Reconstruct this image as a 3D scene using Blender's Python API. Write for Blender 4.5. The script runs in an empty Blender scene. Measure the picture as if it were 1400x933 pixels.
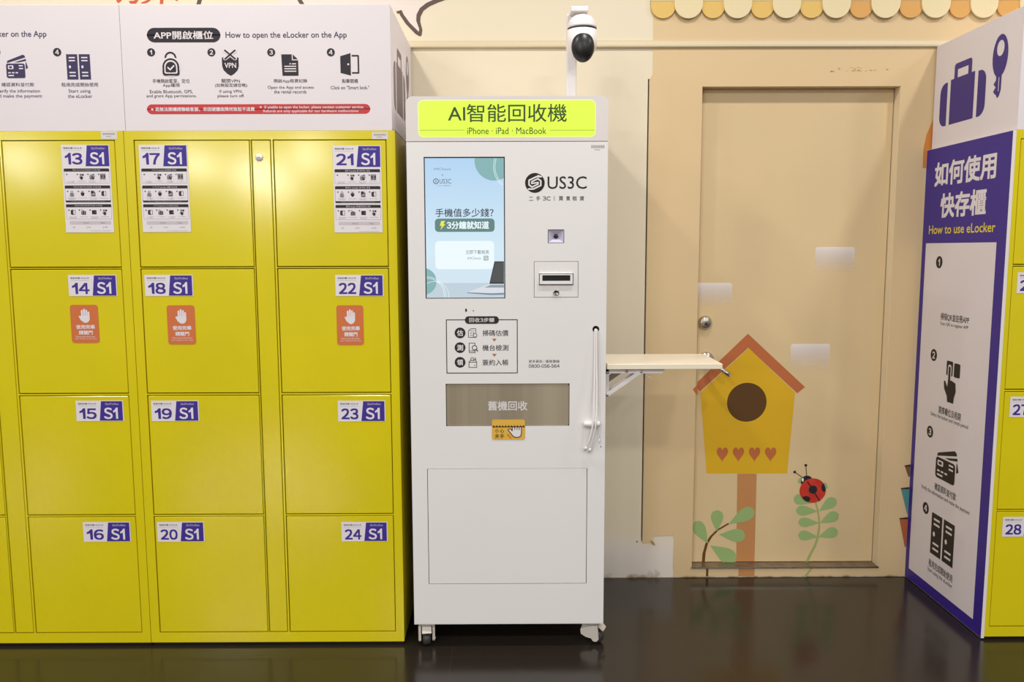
import bpy, bmesh, math, random
from mathutils import Vector, Matrix
random.seed(4)
S = bpy.context.scene
COL = S.collection
PI = math.pi

# ------------------------------------------------------------------ camera
F, PITCH, YAW, ROLL, CH = 1116.5, 0.1119, 0.0038, 0.0029, 1.4229
def unrot(X, U, D):
    c, s = math.cos(ROLL), math.sin(ROLL); x, u = c*X + s*U, -s*X + c*U
    c, s = math.cos(PITCH), math.sin(PITCH); y, z = c*D + s*u, -s*D + c*u
    c, s = math.cos(YAW), math.sin(YAW)
    return Vector((c*x + s*y, -s*x + c*y, z))
cam_d = bpy.data.cameras.new('camera'); cam = bpy.data.objects.new('camera', cam_d); COL.objects.link(cam)
cam_d.sensor_width = 36; cam_d.lens = F/1400*36; cam_d.clip_start = .05
r_, u_, f_ = unrot(1,0,0), unrot(0,1,0), unrot(0,0,1)
M4 = Matrix((( r_.x, u_.x, -f_.x, 0), (r_.y, u_.y, -f_.y, 0), (r_.z, u_.z, -f_.z, CH), (0,0,0,1)))
cam.matrix_world = M4
S.camera = cam

# ------------------------------------------------------------------ light
S.view_settings.view_transform = 'Standard'; S.view_settings.look = 'None'
S.view_settings.gamma = 1; S.view_settings.use_curve_mapping = False
S.view_settings.exposure = 0.05
w = bpy.data.worlds.new('world'); S.world = w; w.use_nodes = True
w.node_tree.nodes['Background'].inputs[0].default_value = (1.0, .98, .97, 1)
w.node_tree.nodes['Background'].inputs[1].default_value = .26
def lamp(x, y, z, size, power, col=(1, .95, .895), aim=None, spread=180):
    d = bpy.data.lights.new('ceiling_lamp', 'AREA'); d.shape = 'DISK'; d.size = size; d.energy = power; d.color = col
    d.spread = math.radians(spread)
    o = bpy.data.objects.new('ceiling_lamp', d); o.location = (x, y, z)
    if aim: o.rotation_euler = (Vector(aim) - Vector((x, y, z))).to_track_quat('-Z', 'Y').to_euler()
    COL.objects.link(o); return o
for lx in (-2.65, -1.04, .6, 2.23):                       # downlight row over the kiosk
    lamp(lx, 2.2, 3.4, .16, 19)
for lx in (-3.5, -1.2, 1.1, 3.4):                         # rows further back in the hall
    lamp(lx, -.6, 3.4, .35, 46)
    lamp(lx, -4.5, 3.4, .6, 64)
for lx, lz, pw in ((-8.3, 2.95, 120), (-5.3, 2.9, 120), (-4.3, 2.72, 130), (-3.35, 3.05, 110), (-3.9, 2.45, 70)):   # unseen point lamps added far back for the sheen on the locker doors
    d = bpy.data.lights.new('sheen_lamp', 'POINT'); d.shadow_soft_size = .16; d.energy = pw; d.color = (1, .96, .9)
    o = bpy.data.objects.new('sheen_lamp', d); o.location = (lx, -8.5, lz); COL.objects.link(o)

# ------------------------------------------------------------------ materials
def lin(c):
    if isinstance(c, str): c = tuple(int(c[i:i+2], 16) for i in (0, 2, 4))
    return tuple(((v/255)/12.92 if v/255 <= .04045 else ((v/255+.055)/1.055)**2.4) for v in c) + (1,)
MATS = {}
def mat(name, c, rough=.5, metal=0, spec=.5, emit=0, var=0, vscale=4, bump=0, bscale=3, stretch=(1,1,1), c2=None, coat=0):
    if name in MATS: return MATS[name]
    m = bpy.data.materials.new(name); m.use_nodes = True; nt = m.node_tree; b = nt.nodes['Principled BSDF']
    b.inputs['Base Color'].default_value = lin(c); b.inputs['Roughness'].default_value = rough
    b.inputs['Metallic'].default_value = metal; b.inputs['Specular IOR Level'].default_value = spec
    if coat: b.inputs['Coat Weight'].default_value = coat; b.inputs['Coat Roughness'].default_value = .08
    if emit:
        b.inputs['Emission Color'].default_value = lin(c); b.inputs['Emission Strength'].default_value = emit
        b.inputs['Base Color'].default_value = (.02, .02, .02, 1)
    if var or bump or c2:
        tc = nt.nodes.new('ShaderNodeTexCoord'); mp = nt.nodes.new('ShaderNodeMapping'); mp.inputs['Scale'].default_value = stretch
        nt.links.new(tc.outputs['Object'], mp.inputs[0])
    if var or c2:
        n = nt.nodes.new('ShaderNodeTexNoise'); n.inputs['Scale'].default_value = vscale; n.inputs['Detail'].default_value = 4
        nt.links.new(mp.outputs[0], n.inputs[0])
        mx = nt.nodes.new('ShaderNodeMix'); mx.data_type = 'RGBA'
        l = lin(c); l2 = lin(c2) if c2 else tuple(v*(1-var) for v in l[:3]) + (1,)
        mx.inputs[6].default_value = l; mx.inputs[7].default_value = l2
        rp = nt.nodes.new('ShaderNodeMapRange'); rp.inputs[1].default_value = .35; rp.inputs[2].default_value = .65
        nt.links.new(n.outputs[0], rp.inputs[0]); nt.links.new(rp.outputs[0], mx.inputs[0]); nt.links.new(mx.outputs[2], b.inputs['Base Color'])
    if bump:
        n2 = nt.nodes.new('ShaderNodeTexNoise'); n2.inputs['Scale'].default_value = bscale; n2.inputs['Detail'].default_value = 1
        nt.links.new(mp.outputs[0], n2.inputs[0]); bp = nt.nodes.new('ShaderNodeBump'); bp.inputs['Strength'].default_value = bump
        bp.inputs['Distance'].default_value = .02
        nt.links.new(n2.outputs[0], bp.inputs['Height']); nt.links.new(bp.outputs[0], b.inputs['Normal'])
    MATS[name] = m; return m
def ink(c, rough=.5): return mat('ink_' + (c if isinstance(c, str) else '%02x%02x%02x' % c), c, rough, spec=.3)
def glow(c, e=.9): return mat('screen_%02x%02x%02x' % c, c, .3, emit=e, spec=.3)

YEL = mat('yellow_locker_paint', (220, 204, 20), .15, spec=.5, bump=.055, bscale=2.6, var=.05, vscale=3)
YELE = mat('yellow_locker_edge', (212, 192, 12), .35)
DARK = mat('dark_gap', (30, 26, 14), .8)
KW = mat('white_powder_coat', (231, 229, 229), .38, spec=.35, var=.02, vscale=2)
KW2 = mat('white_powder_coat_header', (222, 216, 213), .4, spec=.35, var=.02)
SIGNW = mat('white_sign_foamboard', (226, 219, 223), .5, spec=.3, var=.02)
BLK = mat('black_plastic', (18, 17, 16), .35)
WPL = mat('white_plastic', (232, 228, 228), .35)
CREAM = mat('cream_wall_paint', (230, 215, 180), .5, spec=.3, var=.04, vscale=1.5)
STEEL = mat('brushed_steel', (190, 182, 170), .3, metal=1)
CHROME = mat('satin_nickel', (205, 198, 188), .22, metal=1)
PAPER = ink('e2dce2'); PURP = ink('3f2f8f'); BK = ink('2a2526')

# ------------------------------------------------------------------ pixel -> place
def ray(px, py): return unrot((px-700)/F, (466.5-py)/F, 1)
class Plane:
    def __init__(s, kind, d):
        s.kind, s.d = kind, d
        if kind == 'y': s.O, s.U, s.N = Vector((0, d, 0)), Vector((1,0,0)), Vector((0,-1,0))
        if kind == 'x-': s.O, s.U, s.N = Vector((d, 0, 0)), Vector((0,-1,0)), Vector((-1,0,0))
        if kind == 'x+': s.O, s.U, s.N = Vector((d, 0, 0)), Vector((0,1,0)), Vector((1,0,0))
        s.V = Vector((0,0,1))
    def at(s, px, py):
        r = ray(px, py); k = s.d/(r.y if s.kind == 'y' else r.x)
        p = r*k + Vector((0,0,CH)); return p.dot(s.U), p.z
    def box(s, x0, y0, x1, y1):
        xm, ym = (x0+x1)/2, (y0+y1)/2
        return s.at(x0, ym)[0], s.at(xm, y1)[1], s.at(x1, ym)[0], s.at(xm, y0)[1]
    def mpp(s, px, py): return abs(s.at(px+1, py)[0]-s.at(px, py)[0])
def P3(px, py, Y):
    u, v = Plane('y', Y).at(px, py); return Vector((u, Y, v))
def P3x(px, py, X):
    r = ray(px, py); return r*(X/r.x) + Vector((0,0,CH))

# ------------------------------------------------------------------ helpers
def link(name, me, parent=None, **kw):
    o = bpy.data.objects.new(name, me); COL.objects.link(o)
    if parent: o.parent = parent
    for k, v in kw.items(): o[k] = v
    return o
def empty(name, loc, label, cat, group=None):
    o = link(name, None); o.location = loc; o['label'] = label; o['category'] = cat; o.empty_display_size = .1
    if group: o['group'] = group
    bpy.context.view_layer.update(); return o
def tag(o, label, cat, group=None):
    o['label'] = label; o['category'] = cat
    if group: o['group'] = group
    return o
class MB:
    def __init__(s): s.bm = bmesh.new(); s.mats = []
    def mi(s, m):
        if m not in s.mats: s.mats.append(m)
        return s.mats.index(m)
    def take(s, bm2, m):
        i = s.mi(m); vs = [s.bm.verts.new(v.co) for v in bm2.verts]; bm2.verts.index_update()
        for f in bm2.faces:
            try:
                n = s.bm.faces.new([vs[v.index] for v in f.verts]); n.material_index = i; n.smooth = f.smooth
            except ValueError: pass
        bm2.free()
    def box(s, x0, x1, y0, y1, z0, z1, m, bev=0, seg=2):
        b = bmesh.new(); bmesh.ops.create_cube(b, size=1)
        for v in b.verts: v.co = Vector(((x0+x1)/2 + v.co.x*(x1-x0), (y0+y1)/2 + v.co.y*(y1-y0), (z0+z1)/2 + v.co.z*(z1-z0)))
        if bev: bmesh.ops.bevel(b, geom=b.edges[:], offset=bev, segments=seg, profile=.5, affect='EDGES')
        s.take(b, m); return s
    def beam(s, a, c, wdt, th, m, bev=0, up=Vector((0,0,1))):
        a, c = Vector(a), Vector(c); d = (c-a); L = d.length; d.normalize()
        sd = d.cross(up); sd = sd.normalized() if sd.length > 1e-4 else Vector((1,0,0)); upv = sd.cross(d)
        b = bmesh.new(); bmesh.ops.create_cube(b, size=1)
        for v in b.verts: v.co = Vector((v.co.x*L, v.co.y*wdt, v.co.z*th))
        if bev: bmesh.ops.bevel(b, geom=b.edges[:], offset=bev, segments=2, profile=.5, affect='EDGES')
        for v in b.verts: v.co = (a+c)/2 + d*v.co.x + sd*v.co.y + upv*v.co.z
        s.take(b, m); return s
    def lathe(s, prof, m, o=(0,0,0), ax=(0,0,1), n=28, smooth=True):
        o = Vector(o); q = Vector((0,0,1)).rotation_difference(Vector(ax).normalized()); b = bmesh.new(); rings = []
        for r, h in prof:
            if r < 1e-6: rings.append([b.verts.new(o + q @ Vector((0,0,h)))])
            else: rings.append([b.verts.new(o + q @ Vector((r*math.cos(2*PI*k/n), r*math.sin(2*PI*k/n), h))) for k in range(n)])
        for A, B in zip(rings, rings[1:]):
            for k in range(n):
                q4 = [A[k % len(A)], A[(k+1) % len(A)], B[(k+1) % len(B)], B[k % len(B)]]
                u = []
                for v in q4:
                    if v not in u: u.append(v)
                if len(u) > 2: b.faces.new(u).smooth = smooth
        for R in (rings[0], rings[-1]):
            if len(R) > 2: b.faces.new(R)
        s.take(b, m); return s
    def tube(s, pts, r, m, n=10):
        pts = [Vector(p) for p in pts]; b = bmesh.new(); rings = []; pn = None
        for i, p in enumerate(pts):
            t = (pts[min(i+1, len(pts)-1)] - pts[max(i-1, 0)]).normalized()
            if pn is None: pn = t.orthogonal().normalized()
            pn = (pn - t*pn.dot(t)).normalized(); bn = t.cross(pn)
            rings.append([b.verts.new(p + (pn*math.cos(2*PI*k/n) + bn*math.sin(2*PI*k/n))*r) for k in range(n)])
        for A, B in zip(rings, rings[1:]):
            for k in range(n): b.faces.new([A[k], A[(k+1) % n], B[(k+1) % n], B[k]]).smooth = True
        b.faces.new(rings[0]); b.faces.new(rings[-1]); s.take(b, m); return s
    def prism(s, pts, vec, m):
        b = bmesh.new(); A = [b.verts.new(Vector(p)) for p in pts]; B = [b.verts.new(Vector(p)+Vector(vec)) for p in pts]
        b.faces.new(A); b.faces.new(B[::-1]); n = len(A)
        for k in range(n): b.faces.new([A[k], B[k], B[(k+1) % n], A[(k+1) % n]])
        s.take(b, m); return s
    def ellip(s, c, rx, ry, rz, m, n=28):
        b = bmesh.new(); bmesh.ops.create_uvsphere(b, u_segments=n, v_segments=n//2, radius=1)
        for v in b.verts: v.co = Vector(c) + Vector((v.co.x*rx, v.co.y*ry, v.co.z*rz))
        for f in b.faces: f.smooth = True
        s.take(b, m); return s
    def plate(s, x0, x1, z0, z1, Y, holes, depth, m, back=None, mh=None):
        """front sheet at Y with rectangular holes; every hole has side walls and, if asked, a back."""
        xs = sorted({x0, x1, *[h[0] for h in holes], *[h[2] for h in holes]}); zs = sorted({z0, z1, *[h[1] for h in holes], *[h[3] for h in holes]})
        b = bmesh.new()
        for xa, xb in zip(xs, xs[1:]):
            for za, zb in zip(zs, zs[1:]):
                cx, cz = (xa+xb)/2, (za+zb)/2
                if any(h[0] < cx < h[2] and h[1] < cz < h[3] for h in holes): continue
                b.faces.new([b.verts.new((xa,Y,za)), b.verts.new((xb,Y,za)), b.verts.new((xb,Y,zb)), b.verts.new((xa,Y,zb))])
        bmesh.ops.remove_doubles(b, verts=b.verts[:], dist=1e-5); s.take(b, m)
        for h in holes:
            d = h[4] if len(h) > 4 else depth
            c = [(h[0],h[1]), (h[2],h[1]), (h[2],h[3]), (h[0],h[3])]; b = bmesh.new()
            for (xa,za), (xb,zb) in zip(c, c[1:]+c[:1]):
                b.faces.new([b.verts.new((xa,Y,za)), b.verts.new((xa,Y+d,za)), b.verts.new((xb,Y+d,zb)), b.verts.new((xb,Y,zb))])
            s.take(b, mh or m)
            if back:
                b = bmesh.new(); b.faces.new([b.verts.new((x,Y+d,z)) for x, z in c]); s.take(b, back)
        return s
    def build(s, name, parent=None, **kw):
        me = bpy.data.meshes.new(name); bmesh.ops.recalc_face_normals(s.bm, faces=s.bm.faces[:])
        s.bm.to_mesh(me); s.bm.free()
        for m in s.mats: me.materials.append(m)
        o = link(name, me, None, **kw)
        if parent:
            o.parent = parent; o.matrix_parent_inverse = parent.matrix_world.inverted()
        return o
TXT = {}; ADV = {}
def raw_glyphs(t):
    """outline of one string in the built-in font as flat faces"""
    if t not in TXT:
        c = bpy.data.curves.new('t', 'FONT'); c.body = t; c.resolution_u = 3; c.size = 1
        o = bpy.data.objects.new('t', c); COL.objects.link(o); bpy.context.view_layer.update()
        dg = bpy.context.evaluated_depsgraph_get(); me = bpy.data.meshes.new_from_object(o.evaluated_get(dg))
        vs = [(v.co.x, v.co.y) for v in me.vertices]; fs = [tuple(p.vertices) for p in me.polygons]
        bpy.data.objects.remove(o); bpy.data.curves.remove(c); bpy.data.meshes.remove(me)
        X = [v[0] for v in vs] or [0]; Y = [v[1] for v in vs] or [0]
        TXT[t] = (vs, fs, min(X), min(Y), max(X), max(Y))
    return TXT[t]
def one_glyph():
    h = raw_glyphs('２')[5]; w_ = .14*h
    return [(0,.70*h),(0,.58*h),(.26*h-.02*h,.70*h),(.26*h,0),(.26*h+w_,0),(.26*h+w_,h),(.30*h,h),(.16*h,.80*h)], [(0,1,2,7),(2,3,4,5,6,7)], 0, 0, .26*h+w_, h
def glyphs(t, raw=False):
    """a line of type: Latin in the wide-range sans letterforms set close, Han characters on their full squares"""
    if raw: return raw_glyphs(t)
    key = ('line', t)
    if key in TXT: return TXT[key]
    if not ADV: ADV['em'] = raw_glyphs('國國')[4] - raw_glyphs('國')[4]
    em = ADV['em']; pen = 0; V, Fc = [], []; runs = []
    for ch in t:
        k = 'd' if (ch.isdigit() and ch.isascii()) or ch == 'Ｓ' else 'l' if ord(ch) < 0x250 or ch in '“”' else 'c'
        if runs and runs[-1][0] == k == 'l': runs[-1][1] += ch
        else: runs.append([k, ch])
    for k, r in runs:
        lead = (len(r)-len(r.lstrip()))*.25*em; tail = (len(r)-len(r.rstrip()))*.25*em; r = r.strip()
        pen += lead if r else max(lead, tail)
        if not r: continue
        vs, fs, a, b, c, d = one_glyph() if r == '1' else raw_glyphs(chr(ord(r)+0xFEE0) if k == 'd' and r != 'Ｓ' else r)
        if k == 'c': ox = pen; pen += em
        else: ox = pen + .045*em - a; pen += c - a + .09*em + tail
        n = len(V); V += [(x+ox, y) for x, y in vs]; Fc += [tuple(i+n for i in f) for f in fs]
    X = [v[0] for v in V]; Y = [v[1] for v in V]
    TXT[key] = (V, Fc, min(X), min(Y), max(X), max(Y)); return TXT[key]
class Print(MB):
    """flat printed layers on one plane; u to the right, v up, in metres"""
    LAY = .0003
    def __init__(s, pl): super().__init__(); s.pl = pl; s.off = 0; s.step = 0
    def pt(s, u, v, lay): return s.pl.O + s.pl.U*u + s.pl.V*v + s.pl.N*(s.off + .0004 + lay*s.LAY)
    def poly(s, pts, m, lay=0):
        s.step = (s.step + 1) % 25; lay = lay + s.step*.01       # overlapping pieces of ink never lie in exactly one plane
        f = s.bm.faces.new([s.bm.verts.new(s.pt(u, v, lay)) for u, v in pts]); f.material_index = s.mi(m); return s
    def pxpoly(s, pts, m, lay=0): return s.poly([s.pl.at(*p) for p in pts], m, lay)
    def rect(s, u0, v0, u1, v1, m, lay=0): return s.poly([(u0,v0),(u1,v0),(u1,v1),(u0,v1)], m, lay)
    def rrect(s, u0, v0, u1, v1, r, m, lay=0, n=6):
        p = []
        for cx, cy, a in ((u1-r,v1-r,0),(u0+r,v1-r,90),(u0+r,v0+r,180),(u1-r,v0+r,270)):
            for k in range(n+1):
                t = math.radians(a+90*k/n); p.append((cx+r*math.cos(t), cy+r*math.sin(t)))
        return s.poly(p, m, lay)
    def circ(s, u, v, r, m, lay=0, ry=None, n=28, a0=0):
        ry = ry or r
        return s.poly([(u+r*math.cos(2*PI*k/n), v+ry*math.sin(2*PI*k/n)) for k in range(n)], m, lay)
    def ring(s, u, v, r, wd, m, lay=0, a0=0, a1=360, n=28, clip=None):
        for k in range(n):
            a, b = math.radians(a0+(a1-a0)*k/n), math.radians(a0+(a1-a0)*(k+1)/n)
            q = [(u+rr*math.cos(t), v+rr*math.sin(t)) for rr, t in ((r-wd/2,a),(r+wd/2,a),(r+wd/2,b),(r-wd/2,b))]
            if clip and not all(clip[0] <= x <= clip[2] and clip[1] <= y <= clip[3] for x, y in q): continue
            s.poly(q, m, lay)
        return s
    def line(s, pts, wd, m, lay=0, cap=True, closed=False):
        if closed: pts = list(pts) + [pts[0]]
        for (a, b), (c, d) in zip(pts, pts[1:]):
            L = math.hypot(c-a, d-b) or 1e-9; nx, ny = -(d-b)/L*wd/2, (c-a)/L*wd/2
            s.poly([(a+nx,b+ny),(a-nx,b-ny),(c-nx,d-ny),(c+nx,d+ny)], m, lay)
        if cap:
            for a, b in pts: s.circ(a, b, wd/2, m, lay, n=10)
        return s
    def frame(s, u0, v0, u1, v1, wd, m, lay=0): return s.line([(u0,v0),(u1,v0),(u1,v1),(u0,v1)], wd, m, lay, True, True)
    def text(s, t, u0, v0, u1, v1, m, lay=1, bold=0, keep=False, raw=False):
        vs, fs, a, b, c, d = glyphs(t, raw); e = bold*(v1-v0); u0 += e; v0 += e; u1 -= e; v1 -= e
        sx, sy = (u1-u0)/(c-a), (v1-v0)/(d-b)
        if keep:
            sx = sy = min(sx, sy); u0 = (u0+u1)/2-(c-a)*sx/2; v0 = (v0+v1)/2-(d-b)*sy/2
        i = s.mi(m)
        for n_, (ox, oy) in enumerate([(0,0)] if not bold else [(-e,-e),(e,-e),(-e,e),(e,e)]):
            q = [s.bm.verts.new(s.pt(u0+(x-a)*sx+ox, v0+(y-b)*sy+oy, lay+.06*n_)) for x, y in vs]
            for f in fs:
                try: s.bm.faces.new([q[k] for k in f]).material_index = i
                except ValueError: pass
        return s
    def tx(s, b, t, m, lay=1, bold=0, raw=False): return s.text(t, *s.pl.box(*b), m, lay, bold, raw=raw)
    def bx(s, fn, *a, **k):
        """same call with a pixel box (x0,y0,x1,y1) as first argument"""
        b = s.pl.box(*a[0]); return getattr(s, fn)(*b, *a[1:], **k)
    def quadtext(s, t, L, R, m, lay=1, bold=0):
        (a, b1), (_, t1) = s.pl.at(L[0], L[2]), s.pl.at(L[0], L[1]); (c, b2), (_, t2) = s.pl.at(R[0], R[2]), s.pl.at(R[0], R[1])
        return s.text(t, a, (b1+b2)/2, c, (t1+t2)/2, m, lay, bold)
    def build(s, name, parent=None, **kw):
        me = bpy.data.meshes.new(name); s.bm.normal_update()
        for f in s.bm.faces:
            if f.normal.dot(s.pl.N) < 0: f.normal_flip()
        s.bm.to_mesh(me); s.bm.free()
        for m in s.mats: me.materials.append(m)
        o = link(name, me, None, **kw)
        if parent: o.parent = parent; o.matrix_parent_inverse = parent.matrix_world.inverted()
        return o

# ---- pictograms, drawn round (u,v) at height h, ink m on paper p
def ic_num(s, u, v, r, n, lay=1, m=BK, p=PAPER, ry=None):
    s.circ(u, v, r, m, lay, ry=ry); s.text(n, u-r*.5, v-(ry or r)*.58, u+r*.5, v+(ry or r)*.58, p, lay+1, .03, keep=True)
def ic_lock(s, u, v, h, m=BK, p=PAPER, lay=1):
    T = lambda x, y: (u+x*h, v+y*h)
    s.ring(*T(0, .24), .215*h, .075*h, m, lay, 0, 180, 16); s.rect(u-.2525*h, v-.02*h, u-.1775*h, v+.24*h, m, lay); s.rect(u+.1775*h, v-.02*h, u+.2525*h, v+.24*h, m, lay)
    s.circ(*T(0,-.13), .42*h, p, lay+1); s.circ(*T(0,-.14), .36*h, m, lay+2); s.rrect(u-.36*h, v-.5*h, u+.36*h, v-.14*h, .1*h, m, lay+2)
    s.circ(*T(0,-.14), .28*h, p, lay+3); s.rrect(u-.28*h, v-.42*h, u+.28*h, v-.14*h, .07*h, p, lay+3)
    s.circ(*T(0,-.15), .225*h, m, lay+4); s.rrect(u-.225*h, v-.365*h, u+.225*h, v-.15*h, .05*h, m, lay+4)
    s.line([T(-.12,-.17), T(-.03,-.26), T(.13,-.1)], .06*h, p, lay+5)
def ic_vpn(s, u, v, h, m=BK, p=PAPER, lay=1, word=True):
    T = lambda x, y: (u+x*h, v+y*h)
    s.poly([T(-.33,.2), T(-.12,.26), T(0,.3), T(.12,.26), T(.33,.2), T(.33,-.12), T(.28,-.28), T(.14,-.42), T(0,-.5), T(-.14,-.42), T(-.28,-.28), T(-.33,-.12)], m, lay)
    for a, b in ((-1, 1), (1, -1)): s.line([T(.2*a,.17), T(.2*b,.46)], .15*h, p, lay+1)
    for a, b in ((-1, 1), (1, -1)): s.line([T(.2*a,.15), T(.2*b,.48)], .065*h, m, lay+2)
    if word: s.text('VPN', *T(-.23,-.2), *T(.23,.0), p, lay+3, .02)
def ic_doc(s, u, v, h, m=BK, p=PAPER, lay=1):
    T = lambda x, y: (u+x*h, v+y*h)
    s.poly([T(-.4,.5), T(.1,.5), T(.1,.22), T(.4,.22), T(.4,-.5), T(-.37,-.5)], m, lay); s.poly([T(.15,.5), T(.38,.27), T(.15,.27)], m, lay)
    for k, (a, b) in enumerate(((.1,.3), (-.27,.3), (-.27,.3), (-.27,.3))): s.rect(*T(a, .03-k*.115), *T(b, .08-k*.115), p, lay+1)
    s.rect(*T(-.02,.03), *T(.05,.08), p, lay+1)
def ic_door(s, u, v, h, m=BK, p=PAPER, lay=1):
    T = lambda x, y: (u+x*h, v+y*h)
    s.poly([T(-.42,.36), T(.05,.5), T(.05,-.5), T(-.42,-.38)], m, lay); s.circ(*T(-.06,0), .045*h, p, lay+1, n=12)
    s.line([T(.1,.38), T(.4,.38), T(.4,-.38), T(.1,-.38)], .07*h, m, lay, cap=False); s.circ(*T(.4,.38), .035*h, m, lay, n=8); s.circ(*T(.4,-.38), .035*h, m, lay, n=8)
def ic_lockers(s, u, v, h, m=BK, p=PAPER, lay=1, kx=1):
    T = lambda x, y: (u+x*h*kx, v+y*h)
    for x0, x1 in ((-.48,-.03), (.03,.48)):
        s.rect(*T(x0,-.5), *T(x1,.5), m, lay)
        for y in (.34,.22,-.25,-.38): s.rect(*T(x0+.1,y), *T(x1-.1,y+.05), p, lay+1)
        s.circ(*T(x0+.13,.0), .045*h*kx, p, lay+1, ry=.06*h, n=12)
def ic_cards(s, u, v, h, m=BK, p=PAPER, lay=1, kx=1):
    T = lambda x, y: (u+x*h*kx, v+y*h)
    s.poly([T(-.4,.24), T(.3,.5), T(.38,.46), T(.4,.38), T(-.42,.14)], m, lay)
    s.poly([T(-.1,.17), T(.42,.32), T(.44,.24), T(.12,.17)], m, lay); s.poly([T(.42,.2), T(.5,-.06), T(.4,-.12), T(.4,.15)], m, lay)
    a, b = T(-.46,-.5); c, d = T(.36,.12); s.rrect(a, b, c, d, .08*h*kx, m, lay+1)
    a, b = T(-.38,-.12); c, d = T(-.14,.04); s.rrect(a, b, c, d, .03*h*kx, p, lay+2); a, b = T(-.33,-.08); c, d = T(-.2,0); s.rect(a, b, c, d, m, lay+3)
    for x in (-.38,-.22,-.06): s.rect(*T(x,-.3), *T(x+.11,-.25), p, lay+2)
    s.rect(*T(-.38,-.42), *T(-.14,-.37), p, lay+2)
    for y in (0,-.12): s.rect(*T(.1,y), *T(.28,y+.05), p, lay+2)
def ic_tap(s, u, v, h, m=BK, p=PAPER, lay=1, kx=1):
    T = lambda x, y: (u+x*h*kx, v+y*h)
    a, b = T(-.3,.14); c, d = T(.04,.5); s.rrect(a, b, c, d, .05*h*kx, m, lay); a, b = T(.1,.14); c, d = T(.42,.48); s.rrect(a, b, c, d, .05*h*kx, m, lay)
    s.line([T(-.12,.34), T(-.12,0)], .19*h*kx, p, lay+1); s.line([T(-.12,.33), T(-.12,-.1)], .11*h*kx, m, lay+2)
    s.poly([T(-.18,.02), T(.0,.04), T(.22,0), T(.26,-.2), T(.18,-.36), T(.16,-.5), T(-.16,-.5), T(-.2,-.36), T(-.36,-.2), T(-.4,-.02), T(-.33,0), T(-.2,-.14)], m, lay+2)
def ic_wallet(s, u, v, h, m=BK, p=PAPER, lay=1):
    T = lambda x, y: (u+x*h, v+y*h); a, b = T(-.42,-.38); c, d = T(.42,.38); s.rrect(a, b, c, d, .06*h, m, lay); s.circ(*T(.28,0), .05*h, p, lay+1, n=10)
def ic_case(s, u, v, h, m=BK, p=PAPER, lay=1):
    T = lambda x, y: (u+x*h, v+y*h); a, b = T(-.42,-.46); c, d = T(.42,.2); s.rrect(a, b, c, d, .08*h, m, lay)
    s.line([T(-.36,.46), T(-.1,.3), T(.12,.24)], .1*h, m, lay); s.rect(*T(-.2,-.46), *T(-.15,.2), p, lay+1); s.rect(*T(.15,-.46), *T(.2,.2), p, lay+1)
ICONS = dict(lock=ic_lock, vpn=lambda s, u, v, h, lay=1: ic_vpn(s, u, v, h, lay=lay, word=False), doc=ic_doc, door=ic_door, lockers=ic_lockers, cards=ic_cards, tap=ic_tap, wallet=ic_wallet, case=ic_case)
def luggage(s, u0, v0, u1, v1, m, lay=0):
    """suitcase and key, the whole emblem in the box u0..u1 v0..v1"""
    W, H = u1-u0, v1-v0; T = lambda x, y: (u0+x*W, v0+y*H)
    s.rect(*T(.17,.0), *T(.55,.72), m, lay)
    for a, b, k in ((0,.12,0), (.60,.72,1)):
        R = .09*W; x0, y0 = T(a,.0); x1, y1 = T(b,.70); p = []
        for cx, cy, t0, rnd in ((x1, y1, 0, k), (x0, y1, 90, 1-k), (x0, y0, 180, 1-k), (x1, y0, 270, k)):
            if rnd:
                qx, qy = cx+(-R if t0 in (0,270) else R), cy+(-R if t0 in (0,90) else R)
                p += [(qx+R*math.cos(math.radians(t0+15*i)), qy+R*math.sin(math.radians(t0+15*i))) for i in range(7)]
            else: p.append((cx, cy))
        s.poly(p, m, lay)
    s.line([T(.25,.72), T(.25,.90), T(.47,.90), T(.47,.72)], .055*W, m, lay)
    cu, cv = T(.90,.80); n = 28
    for k in range(n):
        a, b = 2*PI*k/n, 2*PI*(k+1)/n
        s.poly([(cu+.05*W*math.cos(a), cv+.06*W+.062*W*math.sin(a)), (cu+.105*W*math.cos(a), cv-.0*W+.21*W*math.sin(a)*.8),
                (cu+.105*W*math.cos(b), cv-.0*W+.21*W*math.sin(b)*.8), (cu+.05*W*math.cos(b), cv+.06*W+.062*W*math.sin(b))], m, lay)
    s.poly([T(.86,.62), T(.895,.62), T(.895,.28), T(.86,.25), T(.83,.30), T(.86,.36), T(.83,.41), T(.86,.46)], m, lay)
    s.rect(*T(.905,.3), *T(.935,.62), m, lay); s.poly([T(.86,.27), T(.935,.31), T(.915,.22), T(.89,.19)], m, lay)

# ------------------------------------------------------------------ main planes
YL, YRT, YW, YK = 2.82, 2.836, 3.416, 2.79       # left lockers' front, right lockers' front, wall, kiosk front
YD = YW + .05                                     # door face in its recess
PL, PR, PW, PK, PD = Plane('y', YL), Plane('y', YRT), Plane('y', YW), Plane('y', YK), Plane('y', YD)
HL = 1.823                                        # locker height
ZS = PL.at(400, 5.5)[1]                           # top of the header signs

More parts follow.
